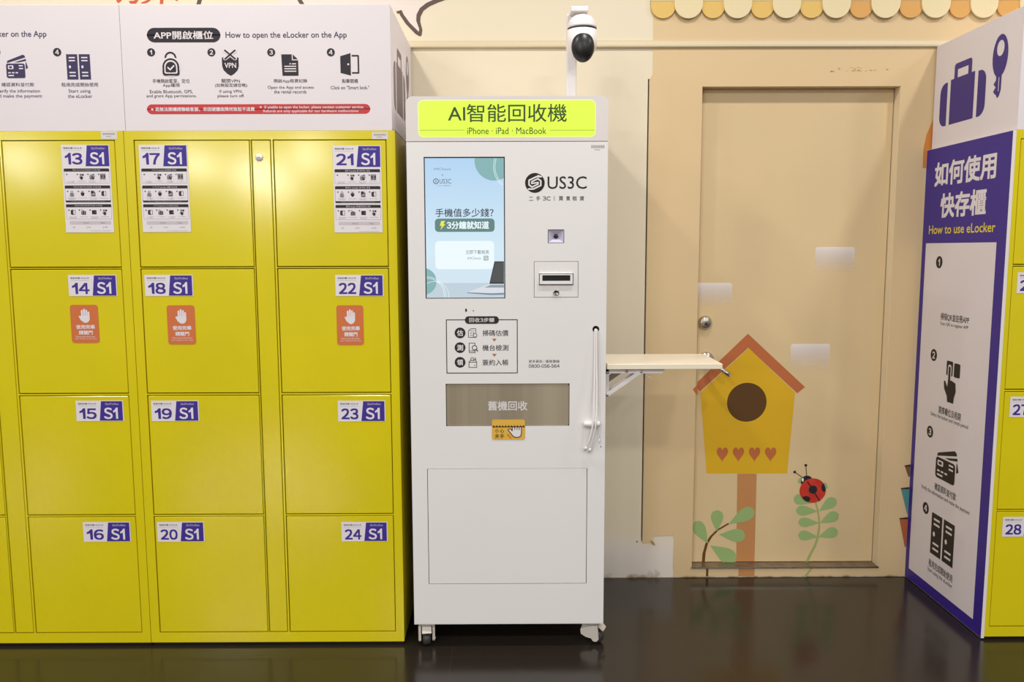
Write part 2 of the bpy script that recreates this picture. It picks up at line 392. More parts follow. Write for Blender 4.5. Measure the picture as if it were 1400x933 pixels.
# ------------------------------------------------------------------ floor
def floor_mat():
    m = bpy.data.materials.new('dark_polished_tile'); m.use_nodes = True; nt = m.node_tree; b = nt.nodes['Principled BSDF']
    tc = nt.nodes.new('ShaderNodeTexCoord'); mp = nt.nodes.new('ShaderNodeMapping'); mp.inputs['Location'].default_value = (.205, .15, 0)
    nt.links.new(tc.outputs['Object'], mp.inputs[0])
    br = nt.nodes.new('ShaderNodeTexBrick'); br.offset = 0; br.inputs['Scale'].default_value = 1
    br.inputs['Brick Width'].default_value = .48; br.inputs['Row Height'].default_value = .48; br.inputs['Mortar Size'].default_value = .0012
    br.inputs['Color1'].default_value = lin((40, 34, 29)); br.inputs['Color2'].default_value = lin((42, 36, 30)); br.inputs['Mortar'].default_value = lin((52, 46, 40))
    nt.links.new(mp.outputs[0], br.inputs[0]); nt.links.new(br.outputs[0], b.inputs['Base Color'])
    n = nt.nodes.new('ShaderNodeTexNoise'); n.inputs['Scale'].default_value = 5; n.inputs['Detail'].default_value = 3; nt.links.new(tc.outputs['Object'], n.inputs[0])
    rr = nt.nodes.new('ShaderNodeMapRange'); rr.inputs[3].default_value = .13; rr.inputs[4].default_value = .24; nt.links.new(n.outputs[0], rr.inputs[0]); nt.links.new(rr.outputs[0], b.inputs['Roughness'])
    n2 = nt.nodes.new('ShaderNodeTexNoise'); n2.inputs['Scale'].default_value = 9; nt.links.new(tc.outputs['Object'], n2.inputs[0])
    bp = nt.nodes.new('ShaderNodeBump'); bp.inputs['Strength'].default_value = .05; bp.inputs['Distance'].default_value = .01
    nt.links.new(n2.outputs[0], bp.inputs['Height']); nt.links.new(bp.outputs[0], b.inputs['Normal'])
    return m
MB().box(-6, 6, -6, YW+.4, -.1, 0, floor_mat()).build('floor', kind='structure')

# ------------------------------------------------------------------ wall, door, trim
def stain_mat(name, c, cd, z0, z1, low=None):
    """paint with a ragged band of dirt near the floor"""
    m = bpy.data.materials.new(name); m.use_nodes = True; nt = m.node_tree; b = nt.nodes['Principled BSDF']; b.inputs['Roughness'].default_value = .5; b.inputs['Specular IOR Level'].default_value = .3
    tc = nt.nodes.new('ShaderNodeTexCoord'); sp = nt.nodes.new('ShaderNodeSeparateXYZ'); nt.links.new(tc.outputs['Object'], sp.inputs[0])
    n = nt.nodes.new('ShaderNodeTexNoise'); n.inputs['Scale'].default_value = 16; n.inputs['Detail'].default_value = 5; nt.links.new(tc.outputs['Object'], n.inputs[0])
    mr = nt.nodes.new('ShaderNodeMapRange'); mr.inputs[1].default_value = z0; mr.inputs[2].default_value = z1; mr.inputs[3].default_value = .45; mr.inputs[4].default_value = 0; nt.links.new(sp.outputs['Z'], mr.inputs[0])
    ad = nt.nodes.new('ShaderNodeMath'); ad.operation = 'ADD'; nt.links.new(n.outputs[0], ad.inputs[0]); nt.links.new(mr.outputs[0], ad.inputs[1])
    r2 = nt.nodes.new('ShaderNodeMapRange'); r2.inputs[1].default_value = .80; r2.inputs[2].default_value = 1.05; nt.links.new(ad.outputs[0], r2.inputs[0])
    n3 = nt.nodes.new('ShaderNodeTexNoise'); n3.inputs['Scale'].default_value = 1.3; nt.links.new(tc.outputs['Object'], n3.inputs[0])
    m0 = nt.nodes.new('ShaderNodeMix'); m0.data_type = 'RGBA'; l = lin(c); m0.inputs[6].default_value = l; m0.inputs[7].default_value = tuple(v*.93 for v in l[:3])+(1,); nt.links.new(n3.outputs[0], m0.inputs[0])
    mx = nt.nodes.new('ShaderNodeMix'); mx.data_type = 'RGBA'; mx.inputs[7].default_value = lin(cd)
    
    last = m0.outputs[2]
    if low:
        m1 = nt.nodes.new('ShaderNodeMix'); m1.data_type = 'RGBA'; m1.inputs[7].default_value = lin(low); a1 = nt.nodes.new('ShaderNodeMapRange'); a1.inputs[1].default_value = .26; a1.inputs[2].default_value = .16
        n4 = nt.nodes.new('ShaderNodeMath'); n4.operation = 'MULTIPLY_ADD'; n4.inputs[1].default_value = .08; nt.links.new(n.outputs[0], n4.inputs[0]); nt.links.new(sp.outputs['Z'], n4.inputs[2]); nt.links.new(n4.outputs[0], a1.inputs[0])
        nt.links.new(a1.outputs[0], m1.inputs[0]); nt.links.new(last, m1.inputs[6]); last = m1.outputs[2]
    nt.links.new(last, mx.inputs[6]); nt.links.new(r2.outputs[0], mx.inputs[0]); nt.links.new(mx.outputs[2], b.inputs['Base Color']); return m
WALLM = stain_mat('cream_wall_with_floor_dirt', (229, 218, 192), (150, 122, 80), .0, .06, low=(226, 218, 208))
FILM = stain_mat('tan_wall_film', (220, 194, 150), (165, 128, 84), .0, .02)
DOORM = mat('tan_door_film', (218, 194, 150), .42, spec=.35, var=.06, vscale=2.2)
xd0, xd1 = .940*.8403, .940*1.7021
zd1 = .94*2.2126; zd0 = PW.at(1070, 774.5)[1]
xg = PW.at(882, 430)[0]; zg0, zg1 = PW.at(881, 742)[1], PW.at(884, 108)[1]
WT = 3.3
wb = MB()
for x0, x1, z0, z1 in ((-4, xg-.003, 0, WT), (xg-.003, xg+.003, 0, zg0), (xg-.003, xg+.003, zg1, WT), (xg+.003, xd0, 0, WT), (xd0, xd1, zd1, WT), (xd1, 4, 0, WT), (xd0, xd1, 0, zd0-.004)):
    wb.box(x0, x1, YW, YW+.2, z0, z1, WALLM)
wb.box(xg-.02, xg+.02, YW+.06, YW+.1, zg0, zg1, BLK)
wb.build('wall_back', kind='structure')
# tan film stuck on the wall round the door, torn away at the lower left corner
xf0, xfn, zfn = xg+.004, PW.at(921, 760)[0], PW.at(907, 733)[1]
xt = PW.at(893, 740)[0]
fb = MB(); t = .0022
fb.prism([(xf0+.006,YW-t,3.2), (xf0+.012,YW-t,zg1+.02), (xf0,YW-t,zg1), (xf0,YW-t,zg0-.003), (xt,YW-t,zg0+.002), (xt+.004,YW-t,zfn), (xfn-.003,YW-t,zfn+.003), (xfn,YW-t,zfn-.02), (xfn-.002,YW-t,.05), (xfn+.004,YW-t,.004), (xd0,YW-t,.004), (xd0,YW-t,3.2)], (0,t,0), FILM)
fb.box(xd0, xd1, YW-t, YW, zd1, 3.2, FILM); fb.box(xd1, 4, YW-t, YW, .004, 3.2, FILM); fb.box(xd0, xd1, YW-t, YW, .004, zd0-.006, FILM)
fb.box(xd0, xd0+.001, YW-t+.0002, YD-.0008, zd0, zd1, FILM); fb.box(xd1-.001, xd1, YW-t+.0002, YD-.0008, zd0, zd1, mat('pale_jamb', (230,212,178), .4, spec=.3)); fb.box(xd0, xd1, YW-t+.0002, YD-.0008, zd1-.001, zd1, FILM)
a = PW.at(871, 741); fb.prism([(a[0]-.004,YW-.0006,a[1]), (a[0],YW-.0006,a[1]-.004), (a[0]+.004,YW-.0006,a[1]), (a[0],YW-.0006,a[1]+.004)], (0,.0005,0), BLK)
# curled scrap at the tear
a = PW.at(889, 738); fb.prism([(a[0],YW-.004,a[1]), (a[0]+.012,YW-.022,a[1]-.004), (a[0]+.018,YW-.024,a[1]-.018), (a[0]+.006,YW-.006,a[1]-.02)], (0,-.0015,0), FILM)
CHIP = mat('chipped_film', (176,142,92), .6)
for k in range(26):                                        # scraped film above the door
    x_, y_ = 1118+random.random()**.8*60+(60 if random.random() < .2 else 0), 96+random.gauss(0, 2.2); c_ = P3(x_, y_, YW-t-.0004); w_, h_ = random.uniform(.002,.008), random.uniform(.001,.003)
    fb.prism([c_+Vector((-w_,0,random.uniform(-.002,.002))), c_+Vector((0,0,-h_)), c_+Vector((w_,0,random.uniform(-.002,.002))), c_+Vector((w_*.3,0,h_))], (0,.0004,0), CHIP)
fb.build('wall_film', kind='structure')
# wall rail
zt = PW.at(900, 60)[1]
tb = MB(); ypr = [(0,-.017), (.010,-.017), (.014,-.013), (.014,-.006), (.008,.008), (.008,.012), (0,.014)]
tb.prism([(-4, YW-a_, zt+b_) for a_, b_ in ypr], (8,0,0), mat('cream_rail_paint', (212,197,164), .4, spec=.4))
tb.build('trim_1', kind='structure')
# threshold
tb = MB(); tb.box(xd0-.002, xd1+.002, YW-.006, YD+.01, zd0-.006, zd0, mat('worn_threshold_metal', (150,134,112), .35, metal=.7, var=.3, vscale=30), bev=.0015)
tb.box(xd0-.002, xd1+.002, YW-.0085, YW-.0055, zd0-.007, zd0+.0005, STEEL)
tb.build('trim_2', kind='structure')
# door slab
zgap = PD.at(1080, 768)[1]
dr = MB().box(xd0+.001, xd1-.004, YD, YD+.04, zd0+.002, zd1-.002, DOORM).build('door_1', kind='structure')
d = MB(); xdl = PD.at(1216, 400)[0]
d.box(xdl-.001, xdl+.001, YD-.0006, YD+.001, zd0+.003, zd1-.003, mat('door_seam', (186,158,114), .6)); d.box(xd0+.016, xd0+.0172, YD-.0006, YD+.001, zd0+.003, zd1-.003, mat('door_seam', (186,158,114), .6)); d.build('door_seam', dr)
def lock_set():
    c = P3(963.5, 441, YD); d = MB(); N = (0,-1,0)
    d.lathe([(.0295,0),(.0295,.004),(.027,.014),(.0225,.022),(.019,.023)], CHROME, c, N, 32)
    d.lathe([(.0185,.022),(.0185,.0245),(.0165,.0255),(.0,.0255)], STEEL, c, N, 28)
    d.box(c.x-.0025, c.x+.0025, c.y-.027, c.y-.0245, c.z-.009, c.z+.002, BLK); d.lathe([(.004,.0252),(.004,.0268),(0,.0268)], BLK, c+Vector((0,0,-.006)), N, 12)
    d.build('deadbolt_lock', dr, label='round satin nickel deadbolt lock')
    c = P3(965, 492, YD); d = MB()
    d.lathe([(.034,0),(.034,.003),(.031,.010),(.024,.014),(.013,.016),(.012,.05),(0,.05)], CHROME, c, N, 32)
    e = P3(997, 513, YD-.075); k = Vector((c.x, c.y-.045, c.z)); mid = k.lerp(e, .35) + Vector((0,-.012,.004))
    pts = [k*(1-t)**2 + mid*2*t*(1-t) + e*t**2 for t in [i/10 for i in range(11)]]
    d.tube(pts, .0098, CHROME, 16); d.lathe([(.0098,0),(.0085,.004),(0,.005)], CHROME, pts[-1], pts[-1]-pts[-2], 16)
    d.build('lever_handle', dr, label='satin nickel lever handle')
lock_set()

# ------------------------------------------------------------------ locker banks
def doors_cols(xs_top, xs_bot):   # pixel x at y=192 and y=863 -> metres
    return [(PL.at(a, 192)[0] + PL.at(b, 863)[0])/2 for a, b in zip(xs_top, xs_bot)]
xB0, xB1 = -1.2965, -.3825
c0, c1, s0, s1, c2, c3 = doors_cols((188, 343.5, 347, 371, 376.5, 527), (215, 363, 366, 391, 394.5, 540.5))
ROWS = [(192, 364.5), (368, 537), (541, 703), (706.5, 864)]
ZR = [(PL.at(360, b)[1], PL.at(360, a)[1]) for a, b in ROWS]

def number_sticker(par, pl, x0, y0, x1, y1, n):
    s = Print(pl); u0, v0, u1, v1 = pl.box(x0, y0, x1, y1); W, H = u1-u0, v1-v0; T = lambda x, y: (u0+x*W, v0+y*H)
    sticker_art(s, T, W, H, n); return s.build('number_sticker', par, label='white and purple sticker reading %s S1' % n)
def sticker_art(s, T, W, H, n):
    s.rect(*T(0,0), *T(1,1), PAPER); s.poly([T(.49,.02), T(.98,.02), T(.98,.97), T(.535,.97)], PURP, 1)
    s.text(n, *T(.07,.1), *T(.43,.63), PURP, 1, .032); s.text('Ｓ1', *T(.585,.1), *T(.88,.66), PAPER, 2, .022)
    s.text('智能存櫃 WCA-1F', *T(.05,.81), *T(.43,.89), BK, 1, .01); s.rect(*T(.05,.735), *T(.43,.745), ink('a8a2a8'), 1); s.text('32x57x40cm', *T(.62,.79), *T(.9,.88), PAPER, 2)
def poster(par, x0, y0, x1, y1, n, lang):
    s = Print(PL); u0, v0, u1, v1 = PL.box(x0, y0, x1, y1); W, H = u1-u0, v1-v0; k = W/66.5
    L = lambda x, y: (u0+x*k, v1-y*k)     # local units of one photo pixel, 66.5 wide and about 119 high
    s.rect(u0, v0, u1, v1, PAPER)
    T = lambda x, y: (u0+x*W, v1-29.6*k+y*29.6*k); sticker_art(s, T, W, 29.6*k, n)
    heads = {'en': ('How to rent the eLocker on the App', 'How to open the eLocker on the App', 'How to end the rental of the eLocker on the App'),
             'ja': ('アプリで eLocker を利用する方法', 'アプリで eLocker を開ける方法', 'アプリで eLocker のレンタルを終了する方法'),
             'ko': ('앱에서 eLocker 를 대여하는 방법', '앱에서 eLocker 를 여는 방법', '앱에서 eLocker 대여를 종료하는 방법')}[lang]
    rows = ((32, 52, (None, 'tap', 'cards', 'lockers'), 0), (55, 78, ('lock', 'vpn', 'doc', 'door'), 1), (80.5, 101, ('door', 'case', 'wallet', 'tap'), 0))
    GR = ink('8d878c')
    for (ya, yb, ics, foot), hd in zip(rows, heads):
        a, b = L(2.2, yb); c, d_ = L(64.5, ya); s.rrect(a, b, c, d_, 1.2*k, BK if foot else ink('8a8488'), 0.5)
        s.rrect(a+.3*k, b+(2.6*k if foot else .3*k), c-.3*k, d_-.3*k, 1*k, PAPER, 1)
        s.rrect(a, d_-4.2*k, c, d_, 1.2*k, BK, 1.5); s.rect(a, d_-4.2*k, c, d_-2*k, BK, 1.5)
        wd = min(30, .95*len(hd)) if lang == 'en' else min(27, 1.6*len(hd)); cx = (a+c)/2; s.text(hd, cx-wd/2*1.25*k, d_-3.2*k, cx+wd/2*1.25*k, d_-1.1*k, PAPER, 2.5)
        if foot: s.text({'en':'If unable to open the locker, please contact customer service.', 'ja':'ロッカーが開かない場合はカスタマーサービスへ', 'ko':'보관함이 열리지 않으면 고객센터에 문의하세요'}[lang], a+8*k, b+.7*k, c-8*k, b+1.9*k, ink('b5afb4'), 2.5)
        for i, ic in enumerate(ics):
            u, v = L(11.5+i*14.6, ya+11); s.circ(u-5.6*k, v+3*k, .95*k, BK, 2, n=12)
            if ic: ICONS[ic](s, u, v, 7.5*k, lay=2)
            cap = {'tap':'Select the locker', 'cards':'Make the payment', 'lockers':'Start using', 'lock':'Enable Bluetooth', 'vpn':'If using VPN', 'doc':'Open the App', 'door':'Click on door', 'case':'Take your items', 'wallet':'Check the bill'}.get(ic, 'Scan to register')
            if lang != 'en': cap = {'ja':'アプリで操作する', 'ko':'앱에서 선택하기'}[lang]
            s.text(cap, u-5.5*k, v-6.9*k, u+5.5*k, v-5.6*k, GR, 2)
            if i in (0, 2): s.text(cap, u-4*k, v-8.3*k, u+4*k, v-7.1*k, GR, 2)
    a, b = L(6, 108); c, d_ = L(63, 103.5); s.rect(a, b, c, d_, ink('c6c0c4'), 1)
    s.text('Period', *L(25,107), *L(32,104.8), GR, 2); s.text('Rate', *L(49,107), *L(54.5,104.8), GR, 2)
    for x, w_, tx in ((10,3,'S1'), (29,5.5,'$ 50'), (51.5,6.5,'$ 100')): s.text(tx, *L(x,113.5), *L(x+w_,111), GR, 1)
    s.text('Refunds are only applicable for our hardware malfunctions', *L(34,117.6), *L(62,116.4), GR, 1)
    return s.build('instruction_poster', par, label='tall white instruction poster headed %s S1' % n)
STOPC = mat('orange_sticker', (206, 112, 62), .45, spec=.35)
def stop_sticker(par, x0, y0, x1, y1):
    s = Print(PL); u0, v0, u1, v1 = PL.box(x0, y0, x1, y1); W, H = u1-u0, v1-v0; T = lambda x, y: (u0+x*W, v0+y*H)
    s.rrect(u0, v0, u1, v1, .1*W, STOPC)
    for x, yt in ((.42,.84), (.50,.875), (.58,.85), (.655,.80)): s.line([T(x,.62), T(x,yt)], .068*W, PAPER, 1)
    s.poly([T(.385,.72), T(.69,.72), T(.69,.63), T(.665,.575), T(.6,.535), T(.52,.525), T(.45,.545), T(.4,.59), T(.36,.64)], PAPER, 1)
    s.line([T(.34,.69), T(.41,.60)], .075*W, PAPER, 1)
    s.text('使用完畢', *T(.18,.365), *T(.86,.475), PAPER, 1, .03); s.text('請關門', *T(.27,.215), *T(.77,.325), PAPER, 1, .03)
    s.text('Please close the locker', *T(.16,.145), *T(.86,.185), PAPER, 1); s.text('after taking out the items', *T(.12,.085), *T(.9,.125), PAPER, 1)
    return s.build('close_door_sticker', par, label='orange sticker with a white raised hand')
def locker_bank(x0, x1, cols, strip, Y, label, left_open=False):
    DEP = YW - Y - .008
    t = empty('locker_bank', ((x0+x1)/2, Y+DEP/2, 0), label, 'locker', 'yellow locker banks')
    g = .0028; holes = []
    allc = cols + ([strip] if strip else [])
    for a, b in cols: holes += [(a-g, z0-g, b+g, z1+g) for z0, z1 in ZR]
    if strip: holes.append((strip[0]-g, ZR[-1][0]-g, strip[1]+g, ZR[0][1]+g))
    m = MB(); m.plate(x0, x1, .012, HL, Y, holes, .022, YEL, back=DARK, mh=YELE)
    m.box(x0, x1, Y+.0005, Y+DEP, HL-.002, HL, YEL); m.box(x0, x1, Y+.0005, Y+DEP, .012, .014, YEL)
    m.box(x0, x0+.002, Y+.0005, Y+DEP, .012, HL, YEL); m.box(x1-.002, x1, Y+.0005, Y+DEP, .012, HL, YEL); m.box(x0, x1, Y+DEP-.002, Y+DEP, .012, HL, YEL)
    m.box(x0+.004, x1-.004, Y+.012, Y+DEP-.01, 0, .013, DARK)
    m.build('carcass', t); D = {}
    for ci, (a, b) in enumerate(cols):
        for ri, (z0, z1) in enumerate(ZR):
            q = MB().box(a, b, Y+.0006, Y+.02, z0, z1, YEL, bev=.0022); D[ci, ri] = q.build('locker_door', t)
    if strip:
        z0, z1 = ZR[-1][0], ZR[0][1]
        D['strip'] = MB().box(strip[0], strip[1], Y+.0006, Y+.02, z0, z1, YEL, bev=.0022).build('control_strip', t)
    return t, D
bA, DA = locker_bank(xB0-(xB1-xB0)-.002, xB0-.002, [(c0-(xB1-xB0)-.002, c1-(xB1-xB0)-.002), (c2-(xB1-xB0)-.002, c3-(xB1-xB0)-.002)], (s0-(xB1-xB0)-.002, s1-(xB1-xB0)-.002), YL,
    'yellow locker bank at the far left with doors 13 to 16')
bB, DB = locker_bank(xB0, xB1, [(c0, c1), (c2, c3)], (s0, s1), YL, 'yellow locker bank beside the white kiosk with doors 17 to 24')
poster(DA[1,0], 86.7, 198, 152.8, 318, '13', 'en'); poster(DB[0,0], 192.5, 198, 258.6, 317.5, '17', 'ja'); poster(DB[1,0], 456, 199, 522, 318, '21', 'ko')
for dd, b, n in ((DA[1,1], (93.7,376,160,405), '14'), (DA[1,2], (104,548,169,576), '15'), (DA[1,3], (114,714,178.6,741), '16'),
                 (DB[0,1], (198,376,264,405), '18'), (DB[0,2], (207,548,272,576), '19'), (DB[0,3], (215,714,279.5,741), '20'),
                 (DB[1,1], (458.5,376,524.5,405), '22'), (DB[1,2], (462,548,527,576.5), '23'), (DB[1,3], (467,714,530,740.5), '24')):
    number_sticker(dd, PL, *b, n)
stop_sticker(DA[1,1], 97, 417, 135, 469); stop_sticker(DB[0,1], 229, 417.5, 267, 471); stop_sticker(DB[1,1], 460.5, 417.5, 497, 472)
c = P3(354.5, 215.5, YL); q = MB(); q.lathe([(.0125,0),(.0125,.003),(.011,.006),(0,.0065)], mat('bright_nickel', (236,233,228), .4, metal=.3), c, (0,-1,0), 24); q.box(c.x-.004, c.x+.004, c.y-.0075, c.y-.006, c.z-.0012, c.z+.0012, BLK); q.build('cam_lock', DB['strip'], label='small round chrome key lock')
for par, b in ((bA, (138,179.5,160,190)), (bB, (508.5,181,530.5,190.5))):
    s = Print(PL); s.bx('rect', b, ink('d8d2d4')); u0, v0, u1, v1 = PL.box(*b)
    for k in range(7): s.rect(u0+(.12+.11*k)*(u1-u0), v0+.55*(v1-v0), u0+(.20+.11*k)*(u1-u0), v0+.75*(v1-v0), ink('9a9496'), 1)
    s.rect(u0+.3*(u1-u0), v0+.28*(v1-v0), u0+.62*(u1-u0), v0+.36*(v1-v0), ink('a8a2a4'), 1); s.build('property_tag', par, label='small white property tag')
# right-hand bank
XBD = 1.7193                                      # face of the information board
XR0 = XBD + .012
xa = (PR.at(1396.5, 192)[0] + PR.at(1353.5, 856)[0])/2
bC, DC = locker_bank(XR0, XR0+.914, [(xa, xa+.40), (xa+.47, xa+.87)], (xa+.405, xa+.465), YRT, 'yellow locker bank at the right edge with the blue board on its side')
for ri, b, n in ((1, (1390.5,372.5,1452,401), '26'), (2, (1380.5,542.5,1441,570.5), '27'), (3, (1370.5,707,1431,734), '28')): number_sticker(DC[0,ri], PR, *b, n)

# ------------------------------------------------------------------ header signs on the lockers
def header(x0, x1, Y, z1, yb, label):
    t = empty('header_sign', ((x0+x1)/2, Y+.25, HL), label, 'sign', 'header signs on top of the lockers')
    MB().box(x0, x1, Y, yb, HL, z1, SIGNW, bev=.0012).build('sign_box', t); return t
xs0, xs1 = PL.at(167, 92)[0], PL.at(534.5, 92)[0]
hA = header(xs0-.93, xs0-.0012, YL+.001, ZS, YW-.01, 'white header sign on the far left locker bank, step 4 of renting')
hB = header(xs0, xs1, YL+.001, ZS, YW-.01, 'white header sign on the middle locker bank, steps 1 to 4 for opening')
hC = header(XR0+.002, XR0+.93, YRT+.001, Plane('x-', XR0+.002).at(1397, 9)[1], YW-.012, 'white header sign with purple suitcase and key on the right lockers')
PSg = Plane('y', YL+.001); INKS = mat('sign_ink', (42, 36, 44), .5, spec=.3); NAV = ink('3a3258')
s = Print(PSg)
s.bx('rrect', (200.7, 38, 301.5, 58), .025, INKS); s.tx((210, 42.4, 291.3, 53.8), 'APP開啟櫃位', SIGNW, 1, .02)
s.tx((308.4, 43.4, 474, 54.2), 'How to open the eLocker on the App', NAV, 0, .008)
s.build('heading', hB)
mp = PSg.mpp(350, 90)
CAPS = [[((208.5,108,259.3,113.6),'手機開啟藍芽、定位'), ((222.6,114,246,119.8),'App權限'), ((205,123,263.6,128.2),'Enable Bluetooth, GPS,'), ((200.4,129,268.8,134.4),'and grant App permissions.')],
        [((303,108,328,113.4),'關閉VPN'), ((294,114,338,119.8),'(如無設定請忽略)'), ((300,123,331.5,128),'If using VPN,'), ((297.5,129,334.2,134.3),'please turn off.')],
        [((374.6,108,420,113.8),'開啟App租賃紀錄'), ((366,117.3,429,122.6),'Open the App and access'), ((374.6,123.2,419,127.8),'the rental records')],
        [((467.7,108,489.4,113.6),'點擊開櫃'), ((452.3,117.3,505,122.2),'Click on "Smart lock."')]]
for k, (nx, (fn, x, y, h)) in enumerate(zip((206.6, 289.1, 370.8, 452.3), ((ic_lock, 233.5, 87, 32), (ic_vpn, 315, 86, 34.5), (ic_doc, 396.4, 89, 28.5), (ic_door, 478, 88, 30)))):
    s = Print(PSg); ic_num(s, *PSg.at(nx, 71.6), .0134, str(k+1), 0, INKS, SIGNW); fn(s, *PSg.at(x, y), h*mp, INKS, SIGNW, 0)
    for b_, t_ in CAPS[k]: s.tx(b_, t_, INKS, 0, .003)
    s.build('printed_step', hB)
s = Print(PSg)
s.bx('rrect', (200.9, 142.5, 506.3, 155.9), .017, ink('c23a3c'))
s.tx((206.6,146.6,348.3,152.4), '※若無法開櫃請聯絡客服，非因硬體故障所致恕不退費', SIGNW, 1, .02)
s.tx((355,144.4,497.6,149.6), '※ If unable to open the locker, please contact customer service.', SIGNW, 1, .012); s.tx((360,150,490,154.6), 'Refunds are only applicable for our hardware malfunctions', SIGNW, 1, .012)
s.build('warning_bar', hB, label='red bar with white small print')
s = Print(PSg)
s.tx((-98.5, 42.3, 63.5, 53), 'How to rent the eLocker on the App', NAV, 0, .008)
s.build('heading', hA)
for n, x, fn, ix, iy, h, caps in (('3', -5, ic_cards, 22.8, 90.8, 31, (((2,113,46.8,118.4),'確認資料並付款'), ((-4.5,122,54.6,128),'Verify the information'), ((-8,129,57.6,134.8),'and make the payment'))),
                                  ('4', 78.2, ic_lockers, 107.5, 91.5, 33.6, (((84,113,134,118.6),'租用完成開始使用'), ((93.7,122,123.8,128),'Start using'), ((93,129,126.2,134),'the eLocker')))):
    s = Print(PSg); ic_num(s, *PSg.at(x, 71.4), .0138, n, 0, INKS, SIGNW); fn(s, *PSg.at(ix, iy), h*mp, NAV, SIGNW, 0)
    for b_, t_ in caps: s.tx(b_, t_, NAV, 0, .003)
    s.build('printed_step', hA)
# suitcase and key emblems on the signs' sides
px_ = Plane('x-', XR0+.002); s = Print(px_)
eu0, ev0 = px_.at(1283.5, 172.8)[0], px_.at(1288, 173.5)[1]; eu1, ev1 = px_.at(1377, 90)[0], px_.at(1365, 58.6)[1]
EMB = mat('purple_emblem', (62, 46, 128), .45, spec=.35)
luggage(s, eu0, ev0, eu1, ev1, EMB); s.build('luggage_emblem', hC)
pb_ = Plane('x+', xs1); s = Print(pb_); w2 = (eu1-eu0); um = (YL + YW)/2 - .02
luggage(s, um-w2/2, ev0, um+w2/2, ev1, mat('grey_purple_emblem', (112, 98, 108), .5)); s.build('luggage_emblem', hB)  # same emblem in a greyer, paler purple

# ------------------------------------------------------------------ information board on the side of the right bank
bd = empty('info_board', (XBD, (YRT+YW)/2, 0), 'tall blue bordered instruction board on the side of the right lockers', 'sign')
pi_ = Plane('x-', XBD); BLUE = mat('deep_blue_print', (54, 34, 140), .42, spec=.4)
zb = pi_.at(1385, 178)[1]
MB().box(XBD, XBD+.0115, YRT-.001, YW-.004, .006, zb, mat('white_foam_edge', (226,220,220), .6)).build('backing_panel', bd)
s = Print(pi_); yb0, yb1 = -(YW-.006), -(YRT-.0005)
s.rect(yb0, .007, yb1, zb-.001, BLUE)
wu0 = (pi_.at(1266.4, 332)[0]+pi_.at(1242.5, 777)[0])/2; wu1 = (pi_.at(1363, 332.5)[0]+pi_.at(1330, 847)[0])/2
wv1 = (pi_.at(1266.4, 332)[1]+pi_.at(1363, 332.5)[1])/2; wv0 = (pi_.at(1242.5, 777)[1]+pi_.at(1330, 847)[1])/2
s.rect(wu0, wv0, wu1, wv1, SIGNW, 1)
s.quadtext('如何使用', (1277.6,221.4,253.3), (1361.3,208.6,247), PAPER, 1, .03); s.quadtext('快存櫃', (1285,264.6,297.6), (1347.5,258,295), PAPER, 1, .03)
s.quadtext('How to use eLocker', (1270,307,319.5), (1360.6,305.5,318.5), ink('e0cc3c'), 1, .015)
IB = ink('231f20')
for n, x, y in (('1',1284.4,358.7), ('2',1277,485.7), ('3',1271.8,590.5), ('4',1266,695)):
    u, v = pi_.at(x, y); ic_num(s, u, v, .0245, n, 2, IB, SIGNW)
def icb(fn, x0, y0, x1, y1, **k):
    u, v = pi_.at((x0+x1)/2, (y0+y1)/2); h = abs(pi_.at((x0+x1)/2, y0)[1]-pi_.at((x0+x1)/2, y1)[1]); W = pi_.at(x1, (y0+y1)/2)[0]-pi_.at(x0, (y0+y1)/2)[0]
    fn(s, u, v, h*.95, IB, SIGNW, 2, kx=W/(h*.95))
icb(ic_tap, 1288, 493, 1314, 553); icb(ic_cards, 1278, 611, 1311, 661); icb(ic_lockers, 1271.5, 707, 1305, 769)
for t, L, R, bo in (('掃描QR並註冊APP', (1286,428.5,439), (1325,432,443), .01), ('Scan QR to register APP', (1286,440.5,446), (1324,445.5,451.5), .004),
    ('選擇櫃位及租期', (1283,556,566), (1313.6,564,575), .01), ('Select the locker and rental period', (1272.6,564,570), (1323.5,580,588), .004),
    ('確認資料並付款', (1277.6,662,672), (1307,672,683), .01), ('Verify the information and make the payment', (1259.6,664,670), (1325.8,696,705), .004),
    ('租用完成開始使用', (1269.5,766,776), (1302,783,795), .01), ('Start using the eLocker', (1268,776.5,783), (1302,797,805), .004)):
    s.quadtext(t, L, R, IB, 2, bo)
s.build('printed_panel', bd)

# ------------------------------------------------------------------ kiosk
kc = ((PK.at(557,195)[0]+PK.at(565,855)[0])/2, (PK.at(830,195)[0]+PK.at(826,853)[0])/2)
K0, K1 = kc; KD = .56; KB = PK.at(695, 853.7)[1]; KH = PK.at(695, 193.5)[1]; KT = PK.at(695, 131.5)[1]
ko = empty('recycling_kiosk', ((K0+K1)/2, YK+KD/2, 0), 'tall white self-service kiosk on castors with glowing yellow-green header and screen', 'kiosk')
scr = PK.box(580.5, 214.5, 690.5, 408.5); scn = PK.box(749, 314, 771.4, 332.5); prn = PK.box(730, 357.5, 790.7, 407); drp = PK.box(609.6, 524.8, 778.6, 583); low = PK.box(585, 641, 802.5, 799)
cab = PK.at(814.6, 450.5)
m = MB(); m.plate(K0+.003, K1-.003, KB+.003, KH-.001, YK, [scr+(.02,), scn+(.02,), prn+(.006,), drp+(.012,), low+(.012,)], .02, KW)
m.box(K0, K0+.003, YK, YK+KD, KB, KH-.001, KW); m.box(K1-.003, K1, YK, YK+KD, KB, KH-.001, KW); m.box(K0, K1, YK+.0005, YK+KD, KB, KB+.003, KW); m.box(K0, K1, YK+.001, YK+KD, KH-.003, KH-.001, KW); m.box(K0, K1, YK+KD-.003, YK+KD, KB, KH-.001, KW)
